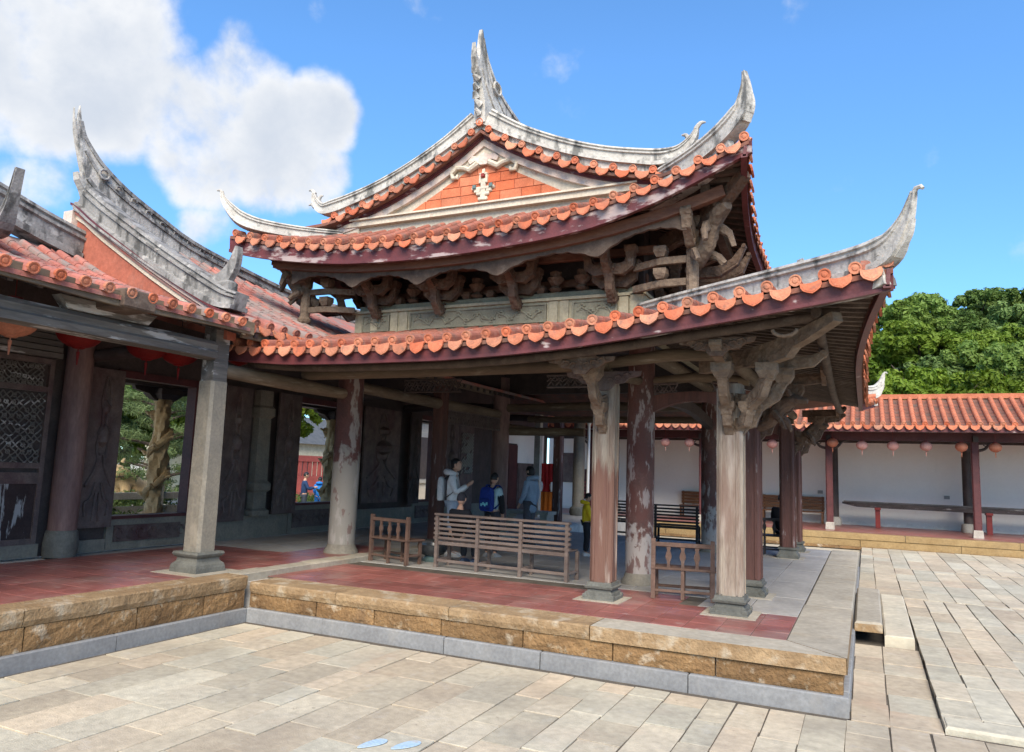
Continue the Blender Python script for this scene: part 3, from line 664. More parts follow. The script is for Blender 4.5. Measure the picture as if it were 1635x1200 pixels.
def lower_roof():
    d = MB()
    def fr(u, v):
        xo, xi = lerp(-8.6, .27, u), lerp(-8.6, -3.0, u)
        p = lfront(xo, 0); q = V(xi, 10.55, 4.34); r = p.lerp(q, v); r.z = lerp(p.z, q.z, HH(v))-.075; return r
    d.grid(fr, 40, 6, (0, 0, -.05))
    def rt(u, v):
        yo, yi = lerp(7.45, 19.55, u), lerp(10.55, 16.5, u)
        p = lright(yo, 0); q = V(-2.95, yi, 4.34); r = p.lerp(q, v); r.z = lerp(p.z, q.z, HH(v))-.075; return r
    d.grid(rt, 40, 6, (0, 0, -.05))
    def bk(u, v):
        xo, xi = lerp(-8.6, .27, u), lerp(-8.6, -3.0, u)
        p = V(xo, 27-lye(xo), lez(xo)); q = V(xi, 16.5, 4.34); r = p.lerp(q, v); r.z = lerp(p.z, q.z, HH(v))-.075; return r
    d.grid(bk, 24, 4, (0, 0, -.05))
    roof = d.build('lower_roof', 'deck', PAV)
    # front cover tiles and drips
    sp = .268; x = .27-.05; k = 0
    while x > -8.35:
        dm = 2.75 if x < -3.05 else max(.25, (10.5-lye(x))*(1-(x+3.0)/3.3)-.1)
        n = max(2, int(dm/.35)); barrel([lfront(x, dm*i/n) for i in range(n+1)], parent=roof)
        xm = x-sp/2; p = lfront(xm, 0); sl = (lez(xm+.05)-lez(xm-.05))/.1
        drip(p+V(0, -.03, -.055), (0, -1), roof, -math.atan(sl))
        x -= sp
    # right side
    y = 7.58; 
    while y < 19.4:
        s = min(y-7.45, 19.55-y); dm = max(.25, min(1.0, s*.9)); n = max(2, int(dm/.35))
        barrel([lright(y, dm*i/n) for i in range(n+1)], parent=roof)
        ym = y+sp/2; p = lright(ym, 0); sl = (sz(ym+.05)-sz(ym-.05))/.1
        drip(p+V(.03, 0, -.055), (1, 0), roof, -math.atan(sl)); y += sp
    # fascia boards
    f = MB(); xs = [-8.5+i*(8.5+.27)/48 for i in range(49)]
    rs = [[V(x, lye(x)+.035, lez(x)-.262), V(x, lye(x)+.02, lez(x)-.085), V(x, lye(x)+.055, lez(x)-.085), V(x, lye(x)+.07, lez(x)-.262)] for x in xs]
    f.rings(rs)
    rs = [[V(x, lye(x)+.022, lez(x)-.275), V(x, lye(x)+.022, lez(x)-.24), V(x, lye(x)+.09, lez(x)-.24), V(x, lye(x)+.09, lez(x)-.275)] for x in xs]
    f.rings(rs); f.build('fascia', 'fascia', roof)
    f = MB(); ys = [7.44+i*12.1/60 for i in range(61)]
    f.rings([[V(sxe(y)-.035, y, sz(y)-.25), V(sxe(y)-.02, y, sz(y)-.085), V(sxe(y)-.055, y, sz(y)-.085), V(sxe(y)-.07, y, sz(y)-.25)] for y in ys])
    f.rings([[V(sxe(y)-.022, y, sz(y)-.265), V(sxe(y)-.022, y, sz(y)-.235), V(sxe(y)-.09, y, sz(y)-.235), V(sxe(y)-.09, y, sz(y)-.265)] for y in ys])
    f.build('fascia', 'fascia', roof)
    # rafters under the slope
    y = 7.75
    while y < 19.2:
        s = min(y-7.45, 19.55-y); dm = min(2.8, s*.95); r = MB()
        r.bar([lright(y, .1+(dm-.1)*i/4)+V(0, 0, -.165) for i in range(5)], .075, .07, (0, 1, 0)); r.build('rafter', 'wood', roof); y += .15
    x = -.1
    while x > -8.4:
        dm = 2.7 if x < -3 else max(.2, 2.8*(1-(x+3)/3.3)); r = MB()
        r.bar([lfront(x, .1+(dm-.1)*i/4)+V(0, 0, -.165) for i in range(5)], .075, .07, (1, 0, 0)); r.build('rafter', 'wood', roof); x -= .22
    # hip ridge with upturned horn, and its twin at the back
    for sgn in (1, -1):
        fy = (lambda y: y) if sgn > 0 else (lambda y: 27-y)
        pts = [(-2.96, 10.5, 4.40), (-2.07, 9.67, 4.34), (-1.16, 8.80, 4.265), (-.44, 8.12, 4.205), (.02, 7.69, 4.18), (.22, 7.50, 4.22), (.315, 7.41, 4.33), (.385, 7.345, 4.47), (.425, 7.305, 4.60), (.445, 7.285, 4.68)]
        hs = [.34, .33, .31, .30, .31, .30, .20, .12, .075, .045]
        P = catmull([(a, fy(b), c) for a, b, c in pts]); ridge(P, cat1(hs), cat1([.20]*4+[.18, .14, .10, .07, .05, .04]), 'hip_ridge', 'ridge', roof)
        ridge(catmull([(a, fy(b), c-.17) for a, b, c in pts[:6]]), [.34]*21, .13, 'ridge_bed', 'ridge', roof)
        k = MB(); k.tube([V(.443, fy(7.288), 4.66), V(.465, fy(7.265), 4.70), V(.50, fy(7.235), 4.70), V(.515, fy(7.22), 4.675)], [.025, .023, .021, .016], 8); k.build('ridge_curl', 'ridge', roof, True)
        k = MB(); k.bar(catmull([(.28, fy(7.44), 4.16), (.39, fy(7.34), 4.30), (.44, fy(7.29), 4.43)]), cat1([.08, .06, .04]), cat1([.12, .07, .015]), (.69, .72*sgn, 0)); k.build('ridge_spur', 'ridge', roof)
    return roof
LROOF = lower_roof()

# ---------------------------------------------------------------- pavilion: frieze and upper wall
def frieze():
    f = MB(); f.box(-8.15, -2.93, 10.46, 10.64, 4.20, 4.72); f.box(-8.18, -2.9, 10.42, 10.68, 4.27, 4.315); f.box(-8.18, -2.9, 10.41, 10.68, 4.70, 4.745)
    f.box(-3.09, -2.89, 10.40, 16.6, 4.20, 4.72); f.box(-3.1, -2.86, 10.4, 16.6, 4.70, 4.745)
    for x in (-7.72, -7.3, -7.1, -4.33, -4.15, -3.2): f.box(x-.07, x+.07, 10.43, 10.47, 4.33, 4.69)
    o = f.build('frieze', 'frieze', PAV)
    for a, b in ((-7.98, -7.4), (-6.98, -4.45), (-4.02, -3.3)):
        p = MB(); p.box(a, b, 10.445, 10.475, 4.37, 4.66)
        for (c, d, e, g) in ((a, b, 4.37, 4.39), (a, b, 4.64, 4.66), (a, a+.03, 4.39, 4.64), (b-.03, b, 4.39, 4.64)): p.box(c, d, 10.425, 10.45, e, g)
        n = int((b-a)/.16); pts = [(lerp(a+.08, b-.08, i/(2*n)), 4.51+.06*math.sin(i*1.3)+.025*math.sin(i*2.9)) for i in range(2*n+1)]
        q = MB(); q.tube([V(u, 10.44, w) for u, w in pts], .018, 6); 
        for i in range(n): c = pts[2*i+1]; q.tube([V(c[0]+.05*math.cos(t), 10.44, c[1]+.05*math.sin(t)) for t in (0, 1, 2, 3, 4, 5)], [.02, .02, .018, .016, .012, .006], 6)
        r = p.build('relief_panel', 'friezegreen', o); q.build('relief_carving', 'friezegreen', o, True)
    w = MB(); w.box(-8.1, -2.98, 10.98, 11.06, 4.72, 6.2); w.box(-3.06, -2.98, 10.72, 16.4, 4.72, 6.2); w.box(-8.1, -3, 16.3, 16.4, 3.9, 6.2); w.box(-8.1, -8.02, 10.72, 16.3, 4.0, 6.2)
    w.box(-8.1, -3.0, 10.7, 16.4, 4.62, 4.70); w.build('upper_wall', 'dark', PAV)  # this box is a dark ceiling added across the core to stop light leaks
    def rail(x0, x1, y, z, h, t, m, name='rail'):
        b = MB(); b.box(x0, x1, y-t/2, y+t/2, z-h/2, z+h/2, .012); b.build(name, m, PAV)
    rail(-8.1, -2.95, 10.6, 4.80, .11, .16, 'friezegreen', 'sill_rail')
    rail(-8.1, -2.95, 10.86, 5.06, .13, .10, 'redbeam', 'tie_rail')
    rail(-8.35, -2.7, 10.42, 5.36, .12, .10, 'redbeam', 'tie_rail')
    for x in (-7.3, -5.95, -5.5, -4.6, -3.5):
        c = MB(); c.lathe([(.05, 0), (.075, .05), (.085, .08), (.06, .09), (.06, .12)], (x, 10.58, 4.855), sq=4); c.build('bracket_block', 'bracket', PAV)
    for x in (-7.0, -5.75, -4.35, -3.9):
        c = MB(); c.lathe([(.06, 0), (.11, .04), (.05, .10), (.12, .17), (.14, .22), (.09, .24), (.10, .32)], (x, 10.55, 4.86), 10); carve(c, .02, 14).build('carved_strut', 'bracket', PAV, True)
frieze()

# ---------------------------------------------------------------- brackets
def cup(m, c, s=.085, h=.13):
    """flared bearing block"""
    m.lathe([(s*.62, 0), (s*.70, h*.1), (s*.95, h*.42), (s, h*.46), (s, h)], c, sq=4)
def frame(o, out):
    o = Vector(o); a = Vector((out[0], out[1], 0)).normalized(); b = V(-a.y, a.x, 0)
    return lambda x, y, z: o+a*x+b*y+V(0, 0, z)
def arm(m, F, pts, w=.10, h=.12):
    P = [F(*p) for p in pts]
    d = (P[-1]-P[0]); d.z = 0
    side = d.normalized().cross(V(0, 0, 1))
    m.bar(P, w, h, side)
    m.tube([P[-1]-side*(w*.62), P[-1]+side*(w*.62)], h[-1]*.62, 8); m.tube([P[1]-side*(w*.60)-V(0, 0, h[1]*.2), P[1]+side*(w*.60)-V(0, 0, h[1]*.2)], h[1]*.30, 8)   # rolled volutes
    for e in (-1, 1):      # raised edge fillets along the arm
        m.bar([p+side*(e*(w/2+.004)) for p in P], .012, [x*.55 for x in h], side)
def upper_bracket(o, out, m='bracket', lat=True, reach=1.0, name='bracket_set', parent=PAV, seed=0):
    F = frame(o, out); b = MB()
    arm(b, F, [(-.05, 0, .0), (.10, 0, -.06), (.22, 0, .06), (.27, 0, .26)], .115, [.16, .16, .14, .11])
    cup(b, F(.27, 0, .25), .10, .14)
    arm(b, F, [(.10, 0, .36), (.30, 0, .32), (.46, 0, .42), (.54, 0, .60)], .115, [.15, .16, .15, .11]); cup(b, F(.54, 0, .58), .095, .14)
    arm(b, F, [(.40, 0, .74), (.60, 0, .73), (.82*reach, 0, .80), (.92*reach, 0, .92)], .13, [.14, .16, .14, .08])
    if lat:
        for s in (-1, 1):
            arm(b, F, [(.27, 0, .33), (.27, s*.20, .31), (.27, s*.31, .38), (.27, s*.33, .52)], .11, [.15, .17, .15, .11]); cup(b, F(.27, s*.33, .52), .085, .13)
            arm(b, F, [(.0, 0, .2), (.0, s*.18, .18), (.0, s*.28, .26), (.0, s*.30, .38)], .11, [.15, .17, .15, .11]); cup(b, F(.0, s*.30, .38), .085, .13)
    carve(b, .0015, 18, seed); return b.build(name, m, parent)
for i, x in enumerate((-7.62, -6.35, -4.93, -3.35)): upper_bracket((x, 10.44, 4.72), (0, -1), seed=i)
for i, y in enumerate((11.2, 12.1)): upper_bracket((-8.2, y, 4.72), (-1, 0), seed=i+20)
upper_bracket((-8.2, 10.5, 4.72), (-.7, -.7), seed=31, lat=False)
for i, y in enumerate((11.6, 12.9, 14.2, 15.5)): upper_bracket((-2.9, y, 4.72), (1, 0), seed=i+9)
def dwarf_post(x, y, z0, z1):
    p = MB(); p.lathe([(.10, 0), (.12, .03), (.125, .07), (.10, .10), (.09, .12)], (x, y, z0), 12)
    p.lathe([(.088, .12), (.088, z1-z0)], (x, y, z0), 10); c = p.build('dwarf_post', 'bracketpale', PAV)
    return c
for x in (-2.1, -8.93):
    dwarf_post(x, 10.03, 4.42 if x > -5 else 4.5, 5.45)
    b = MB(); F = frame((x, 10.03, 5.2), (0, -1)); arm(b, F, [(-.1, 0, .1), (.12, 0, .12), (.34, 0, .25), (.42, 0, .40)], .12, [.3, .26, .2, .12]); cup(b, F(-.02, 0, .30), .11, .14)
    carve(b, .012, 12).build('corner_bracket', 'bracketpale', PAV)
    for z in (4.74, 5.06):      # tie rails from the dwarf post back to the wall
        t = MB(); xx = -3.0 if x > -5 else -8.05
        t.bar([V(x, 10.05, z), V(lerp(x, xx, .5), 10.06, z), V(xx, 10.3, z)], .075, .10); t.build('tie_rail', 'bracketpale', PAV)
        t = MB(); cup(t, V(lerp(x, xx, .5), 10.06, z+.06), .09, .15); t.build('bracket_block', 'bracketpale', PAV)
def corner_beast(x, y, z, sx, seed):
    """carved beast that carries the flying corner beam"""
    n = V(sx*.74, -.67, 0); F = frame((x, y, z), n)
    b = MB(); P = [F(-.25, 0, .0), F(.0, 0, .10), F(.18, 0, .30), F(.32, 0, .52), F(.46, 0, .66), F(.62, 0, .70)]
    b.tube(catmull(P, 3), cat1([.08, .11, .12, .10, .12, .07], 3), 12)
    for s in (-1, 1):
        b.tube([F(.3, s*.10, .5), F(.38, s*.2, .4), F(.44, s*.24, .22)], [.07, .055, .03], 8)
        b.tube([F(.48, s*.07, .74), F(.43, s*.12, .84), F(.36, s*.12, .88)], [.05, .04, .015], 7)
        b.tube([F(.02, s*.1, .2), F(.16, s*.2, .12), F(.28, s*.22, .0)], [.08, .06, .04], 8)
    for k in range(5): b.tube([F(.05+.09*k, 0, .30+.09*k), F(.0+.09*k, 0, .40+.09*k)], [.05, .012], 6)
    carve(b, .03, 13, seed).build('carved_beast', 'bracketpale', PAV, True)
    c = MB(); c.bar(catmull([F(-.9, 0, .55), F(0, 0, .62), F(.5, 0, .78), F(.95, 0, 1.0)], 3), .15, cat1([.22, .22, .18, .12], 3), (n.y, -n.x, 0)); c.build('corner_beam', 'bracket', PAV)
    for k, (dy, l) in enumerate(((.35, .55), (.8, .5))):     # curling side arms seen under the slats
        a = MB(); Fs = frame((x+sx*.05, y+dy, z-.1), (sx, 0))
        arm(a, Fs, [(-.2, 0, .1), (.15, 0, .1), (.38, 0, .22), (.5, 0, .44)], .12, [.14, .15, .12, .05]); carve(a, .01, 10, k).build('side_bracket', 'bracket', PAV)
corner_beast(-2.02, 10.1, 4.95, 1, 3); corner_beast(-9.0, 10.1, 4.9, -1, 8)

# ---------------------------------------------------------------- pavilion: upper roof
UF = [(-10.1, 6.06), (-9.83, 5.97), (-9.3, 5.86), (-8.8, 5.78), (-8.1, 5.69), (-7.5, 5.635), (-6.3, 5.59), (-5.2, 5.61), (-4.2, 5.675), (-3.25, 5.78), (-2.4, 5.945), (-1.82, 6.105), (-1.28, 6.27), (-1.0, 6.34)]
def uye(x): return 9.32-.27*max(0, (abs(x-CX)-1.6)/2.7)**2
def uez(x): return smooth_table(UF, x, .25)
def usz(y): s = min(y-9.07, 17.93-y); return uez(-1.21-s)
def usx(y): s = min(y-9.07, 17.93-y); return -1.42+.21*max(0, 1-s/2.6)**2
RK = [(-.3, 7.62), (0, 7.57), (.45, 7.27), (.9, 7.03), (1.4, 6.80), (1.9, 6.61), (2.4, 6.47), (2.85, 6.38), (3.2, 6.33)]
def rake(dx): return smooth_table(RK, dx, .12) if dx > .15 else table(RK, dx)
def upper_roof():
    d = MB()
    def fr(u, v):
        xo, xi = lerp(-9.83, -1.21, u), lerp(-8.35, -2.70, u); p = V(xo, uye(xo), uez(xo)); q = V(xi, 10.25, 6.07); r = p.lerp(q, v)
        r.z = lerp(p.z, max(q.z, p.z+.06), v)-.07; return r
    d.grid(fr, 36, 3, (0, 0, -.05))
    d.grid(lambda u, v: (lambda p: V(p.x, 27-p.y, p.z))(fr(u, v)), 24, 3, (0, 0, -.05))
    for sgn in (1, -1):
        def sd(u, v, sgn=sgn):
            if v < .6: t = v/.6; dx = 2.85*t; return V(CX+sgn*dx, lerp(10.0, 17.0, u), rake(dx)-.05)
            t = (v-.6)/.4; y = lerp(lerp(10.0, 9.07, t), lerp(17.0, 17.93, t), u); ye = lerp(9.07, 17.93, u)
            xe = usx(ye) if sgn > 0 else 2*CX-usx(ye); ze = usz(ye) if sgn > 0 else uez(-9.83+min(ye-9.07, 17.93-ye))
            return V(lerp(CX+sgn*2.85, xe, t), y, lerp(rake(2.85), ze, t*(1.25-.25*t))-.07)
        d.grid(sd, 30, 14, (0, 0, -.05))
    roof = d.build('upper_roof', 'deck', PAV)
    sp = .292; x = -1.21-.06
    while x > -9.8:
        dm = .85 if -8.4 < x < -2.7 else max(.2, .85*(1-(abs(x-CX)-2.85)/1.55)); e = uez(x)
        barrel([V(x, uye(x)+dm*t, lerp(e, max(6.09, e+.06), t*dm/.93)) for t in (0, .5, 1)], parent=roof)
        xm = x-sp/2; sl = (uez(xm+.05)-uez(xm-.05))/.1
        if xm > -9.85: drip(V(xm, uye(xm)-.03, uez(xm)-.055), (0, -1), roof, -math.atan(sl))
        x -= sp
    y = 9.2
    while y < 17.9:
        e = usz(y); bl = max(.06, min(.5, (min(y-9.07, 17.93-y))*.8)); barrel([V(usx(y)-bl*t, y, e+.5*bl*t) for t in (0, .5, 1)], parent=roof)
        ym = y+sp/2; drip(V(usx(ym)+.03, ym, usz(ym)-.055), (1, 0), roof, -math.atan((usz(ym+.05)-usz(ym-.05))/.1)); y += sp
    # rake tiles over the gable
    for sgn in (1, -1):
        s = .16
        while s < 2.9:
            z = rake(s); xx = CX+sgn*s; barrel([V(xx, 9.98, z+.03), V(xx, 10.5, z+.05)], .055, parent=roof)
            sm = s+.15; zm = rake(sm); sl = -sgn*(rake(sm-.05)-rake(sm+.05))/.1
            drip(V(CX+sgn*sm, 9.95, zm-.015), (0, -1), roof, -math.atan(sl)); s += .30
    barrel([V(CX, 9.96, 7.63), V(CX, 10.5, 7.66)], .06, parent=roof)
    # fascia, front and right
    f = MB(); xs = [-9.86+i*8.68/48 for i in range(49)]
    hgt = lambda x: .34-.13*max(0, (x+3.4)/2.2)
    f.rings([[V(x, uye(x)+.04, uez(x)-hgt(x)), V(x, uye(x)+.02, uez(x)-.08), V(x, uye(x)+.06, uez(x)-.08), V(x, uye(x)+.08, uez(x)-hgt(x))] for x in xs])
    f.rings([[V(x, uye(x)+.022, uez(x)-hgt(x)-.02), V(x, uye(x)+.022, uez(x)-hgt(x)+.035), V(x, uye(x)+.1, uez(x)-hgt(x)+.035), V(x, uye(x)+.1, uez(x)-hgt(x)-.02)] for x in xs])
    f.build('fascia', 'fasciapeel', roof)
    f = MB(); ys = [9.06+i*8.88/48 for i in range(49)]
    f.rings([[V(usx(y)-.04, y, usz(y)-.27), V(usx(y)-.02, y, usz(y)-.08), V(usx(y)-.06, y, usz(y)-.08), V(usx(y)-.08, y, usz(y)-.27)] for y in ys])
    f.rings([[V(usx(y)-.022, y, usz(y)-.285), V(usx(y)-.022, y, usz(y)-.245), V(usx(y)-.1, y, usz(y)-.245), V(usx(y)-.1, y, usz(y)-.285)] for y in ys])
    f.build('fascia', 'fascia', roof)
    # slat rafters under the right slope and behind the front fascia
    y = 9.3
    while y < 17.8:
        s = min(y-9.07, 17.93-y); dm = min(1.75, .25+s*1.2); r = MB(); e = usz(y)
        r.bar([V(usx(y)-.08, y, e-.17), V(usx(y)-dm, y, lerp(e, 6.3, dm/1.6)-.22)], .085, .07, (0, 1, 0)); r.build('rafter', 'wood', roof); y += .17
    x = -1.5
    while x > -9.7:
        r = MB(); e = uez(x); r.bar([V(x, uye(x)+.1, e-.17), V(x, 10.7, lerp(e, 6.3, .9)-.1)], .085, .07, (1, 0, 0)); r.build('rafter', 'wood', roof); x -= .24
    # hips
    R1 = [(-2.70, 10.2, 6.28), (-2.09, 9.71, 6.31), (-1.72, 9.44, 6.40), (-1.46, 9.24, 6.51), (-1.30, 9.12, 6.66), (-1.265, 9.10, 6.85), (-1.26, 9.095, 7.02), (-1.275, 9.105, 7.15)]
    h1 = [.30, .31, .32, .33, .29, .17, .09, .045]
    ridge(catmull(R1), cat1(h1), cat1([.2, .2, .18, .16, .13, .09, .06, .05]), 'hip_ridge', 'ridge', roof)
    ridge(catmull([(a, b, c-.2) for a, b, c in R1[:4]]), [.42]*13, .12, 'ridge_bed', 'ridge', roof)
    s = MB(); s.bar(catmull([(-1.28, 9.12, 6.50), (-1.225, 9.07, 6.66), (-1.20, 9.05, 6.80)]), cat1([.12, .09, .05]), cat1([.14, .09, .02]), (.6, .8, 0)); s.build('ridge_spur', 'ridge', roof)
    R2 = [(-8.34, 10.2, 6.06), (-8.9, 9.74, 6.06), (-9.42, 9.36, 6.12), (-9.70, 9.15, 6.22), (-9.86, 9.03, 6.38), (-9.96, 8.95, 6.55), (-9.99, 8.93, 6.68)]
    ridge(catmull(R2), cat1([.22, .22, .23, .24, .18, .10, .05]), cat1([.2, .2, .2, .18, .14, .1, .07]), 'hip_ridge', 'ridge', roof)
    k = MB(); k.tube([V(-9.985, 8.935, 6.66), V(-10.02, 8.91, 6.70), V(-10.06, 8.88, 6.69)], [.03, .025, .015], 7); k.build('ridge_curl', 'ridge', roof, True)
    for yy in (27,):
        ridge(catmull([(a, yy-b, c) for a, b, c in R1]), cat1(h1), .18, 'hip_ridge', 'ridge', roof)
    # raking ridges with dragon-like curls
    for sgn, tipz in ((1, 0), (-1, -.05)):
        dxs = [.12, .6, 1.1, 1.6, 2.1, 2.6, 2.95]
        P = [V(CX+sgn*d, 10.1, rake(d)+.24) for d in dxs]+[V(CX+sgn*3.22, 10.1, 6.66+tipz), V(CX+sgn*3.40, 10.1, 6.84+tipz), V(CX+sgn*3.46, 10.1, 7.0+tipz)]
        ridge(catmull(P), cat1([.30, .26, .24, .24, .24, .25, .26, .20, .12, .05]), cat1([.2]*7+[.15, .1, .06]), 'raking_ridge', 'ridge', roof)
        for (a, b, c, e) in ((3.44, 6.97, 3.58, 7.06), (3.36, 6.80, 3.24, 6.92), (3.42, 6.72, 3.56, 6.78)):
            q = MB(); q.tube(catmull([V(CX+sgn*a, 10.1, b+tipz), V(CX+sgn*lerp(a, c, .5), 10.1, lerp(b, e, .7)+tipz+.02), V(CX+sgn*c, 10.1, e+tipz-.01)], 3), cat1([.04, .03, .012], 3), 7); q.build('ridge_curl', 'ridge', roof, True)
    # main ridge with forked swallowtail
    top = [(9.93, 9.10), (10.03, 8.90), (10.16, 8.70), (10.52, 8.40), (11.1, 8.25), (11.6, 8.19), (13.5, 8.14), (15.4, 8.19), (15.9, 8.25), (16.34, 8.40), (16.7, 8.72), (16.86, 8.9), (17.0, 9.1)]
    bot = [(17.12, 9.18), (17.2, 8.85), (17.3, 8.55), (17.38, 8.4), (17.15, 7.95), (17.05, 7.62), (9.95, 7.62), (9.93, 7.95), (9.84, 8.25), (9.73, 8.45)]
    fork = [(9.67, 8.60), (9.66, 8.84), (9.71, 8.64), (9.77, 8.59), (9.81, 8.68), (9.83, 8.92), (9.845, 9.10), (9.87, 9.18), (9.90, 9.18)]
    poly = top+bot+fork
    m = MB(); tp_ = lambda v: 1-.72*max(0, min(1, (v-7.9)/1.0)); m.prism(poly[::-1], lambda u, v, d: V(CX+d*tp_(v), u, v), -.10, .10)
    mr = m.build('main_ridge', 'ridge', roof)
    def strip(pts, w, h, nm='ridge_moulding'):
        q = MB(); cp = catmull(pts, 3); q.bar(cp, [w*tp_(c.z) for c in cp], [h*(.5+.5*tp_(c.z)) for c in cp], (1, 0, 0)); q.build(nm, 'ridge', mr)
    tp = [V(CX, y, z-.045) for y, z in top]; strip(tp, .27, .07)
    strip([V(CX, y, z) for y, z in ((9.92, 8.9), (10.05, 8.6), (10.3, 8.33), (10.75, 8.05), (11.4, 7.93), (13.5, 7.88), (15.6, 7.93), (16.25, 8.05), (16.7, 8.33))], .24, .05)
    strip([V(CX, y, z) for y, z in ((9.86, 8.5), (10.1, 8.15), (10.5, 7.87), (11.2, 7.75), (13.5, 7.72), (15.8, 7.75))], .26, .06)
    q = MB(); q.tube([V(CX+.11, 10.33+.13*math.cos(t), 8.36+.10*math.sin(t)) for t in [i*.6 for i in range(14)]], [.02]*14, 6); q.build('ridge_relief', 'ridge', mr, True)
    # scroll relief facing the court at the foot of the swallowtail
    q = MB()
    for k in range(6): q.tube([V(CX+.05*math.sin(k*2), 9.93-.05*k*.6, 7.75+.13*k), V(CX-.03, 9.86-.05*k*.6, 7.82+.13*k)], [.06, .03], 7)
    carve(q, .02, 14).build('ridge_relief', 'ridge', mr, True)
    return roof
UROOF = upper_roof()

# ---------------------------------------------------------------- gable
def clip(poly, a, b):
    """keep the part of poly left of the line a -> b"""
    out = []; s = lambda p: (b[0]-a[0])*(p[1]-a[1])-(b[1]-a[1])*(p[0]-a[0])
    for i in range(len(poly)):
        p, q = poly[i], poly[(i+1) % len(poly)]; sp, sq = s(p), s(q)
        if sp >= 0: out.append(p)
        if (sp >= 0) != (sq >= 0): t = sp/(sp-sq); out.append((lerp(p[0], q[0], t), lerp(p[1], q[1], t)))
    return out
def gable():
    g = MB(); N_ = 14
    xs = [-2.85+5.7*i/(2*N_) for i in range(2*N_+1)]
    up = [(CX+x, rake(abs(x))-.02) for x in xs]
    g.prism([(CX-2.85, 5.95), (CX+2.85, 5.95)]+up[::-1], lambda u, v, d: V(u, d, v), 10.32, 10.22)
    gb = g.build('gable', 'cream', PAV)
    def band(z0, z1, y0, y1, m, nm, a=.0, b=2.9):
        for sgn in (1, -1):
            q = MB(); ds = [a+(b-a)*i/14 for i in range(15)]
            q.rings([[V(CX+sgn*d, y0, rake(d)+z0), V(CX+sgn*d, y0, rake(d)+z1), V(CX+sgn*d, y1, rake(d)+z1), V(CX+sgn*d, y1, rake(d)+z0)] for d in ds]); q.build(nm, m, gb)
    band(-.13, .035, 10.08, 10.215, 'fascia', 'rake_board'); band(-.27, -.13, 10.14, 10.215, 'creamrake', 'rake_moulding'); band(-.15, -.125, 10.10, 10.215, 'fascia', 'rake_bead')
    band(-.02, .14, 10.03, 10.2, 'ridge', 'ridge_bed')
    # cream ledge under the brick field
    q = MB(); q.box(CX-2.75, CX+2.75, 10.118, 10.214, 6.20, 6.30); q.box(CX-2.6, CX+2.6, 10.072, 10.208, 6.297, 6.325); q.build('gable_ledge', 'cream', gb)
    for sg in (1, -1): q = MB(); a_, b_ = sorted((CX+sg*2.45, CX+sg*3.05)); q.box(a_, b_, 10.163, 10.34, 5.95, 6.36); q.build('gable_return', 'cream', gb)
    # brick field: courses cut to the slope
    A, B, T = (CX-1.40, 6.36), (CX+1.40, 6.36), (CX, 7.10)
    rng = random.Random(2); z = 6.36; r = 0; ins = .02
    bed = MB(); bed.prism([A, B, T], lambda u, v, d: V(u, d, v), 10.225, 10.212); bed.build('brick_bed', 'orangewall', gb)
    while z < 7.1:
        x = CX-1.7+(.17 if r % 2 else 0)
        while x < CX+1.6:
            w = rng.choice((.30, .34, .38)); p = [(x+.006, z+.006), (x+w-.006, z+.006), (x+w-.006, z+.154), (x+.006, z+.154)]
            p = clip(p, B, T) if p else p; p = clip(p, T, A) if p else p
            if len(p) >= 3:
                ar = abs(sum(p[i][0]*p[(i+1) % len(p)][1]-p[(i+1) % len(p)][0]*p[i][1] for i in range(len(p))))/2
                if ar > .004:
                    m = MB(); dd = rng.uniform(-.003, .003); m.prism(p, lambda u, v, d: V(u, d, v), 10.215, 10.195+dd); m.build('brick', 'gbrick', gb)
            x += w
        z += .16; r += 1
    # cloud scrolls and the bat-and-basket relief
    def scroll(pts, rad, nm, m='cream'):
        q = MB(); q.tube([V(u, 10.165, w) for u, w in pts], rad, 8, .8); q.build(nm, m, gb, True)
    for s in (1, -1):
        cx = CX+s*.52; cz = 6.86
        scroll([(CX+s*.10, 7.02), (CX+s*.26, 6.93), (CX+s*.36, 6.98), (CX+s*.50, 7.0), (CX+s*.60, 6.92), (CX+s*.57, 6.83), (CX+s*.49, 6.83), (CX+s*.48, 6.88)], [.07, .065, .055, .05, .05, .045, .04, .03], 'cloud_scroll')
    q = MB(); q.prism([(CX-.9, 6.86), (CX-.5, 7.0), (CX-.2, 6.93), (CX, 7.0), (CX+.2, 6.93), (CX+.5, 7.0), (CX+.9, 6.86), (CX+.5, 7.12), (CX, 7.32), (CX-.5, 7.12)], lambda u, v, d: V(u, d, v), 10.215, 10.18); q.build('gable_plaster', 'cream', gb)
    q = MB(); q.prism([(CX-.06, 6.98), (CX+.06, 6.98), (CX+.14, 7.06), (CX+.24, 7.02), (CX+.28, 7.08), (CX+.2, 7.15), (CX+.1, 7.13), (CX, 7.19), (CX-.1, 7.13), (CX-.2, 7.15), (CX-.28, 7.08), (CX-.24, 7.02), (CX-.14, 7.06)], lambda u, v, d: V(u, d, v), 10.17, 10.125); carve(q, .006, 20).build('bat_relief', 'creamrake', gb)
    q = MB()
    for (u, w, a, b) in ((0, 6.50, .05, .12), (0, 6.42, .1, .035), (0, 6.62, .16, .035), (-.13, 6.60, .06, .06), (.13, 6.60, .06, .06), (0, 6.72, .05, .10), (-.07, 6.80, .02, .09), (.07, 6.80, .02, .09), (0, 6.90, .09, .025), (-.2, 6.63, .05, .03), (.2, 6.63, .05, .03), (-.09, 6.52, .05, .04), (.09, 6.52, .05, .04), (0, 6.95, .03, .05)):
        q.obox((CX+u*.82, 10.18, 6.42+(w-6.42)*.86), (a*1.64, .05, b*1.7), ch=.012)
    carve(q, .012, 22).build('basket_relief', 'cream', gb)
    q = MB()
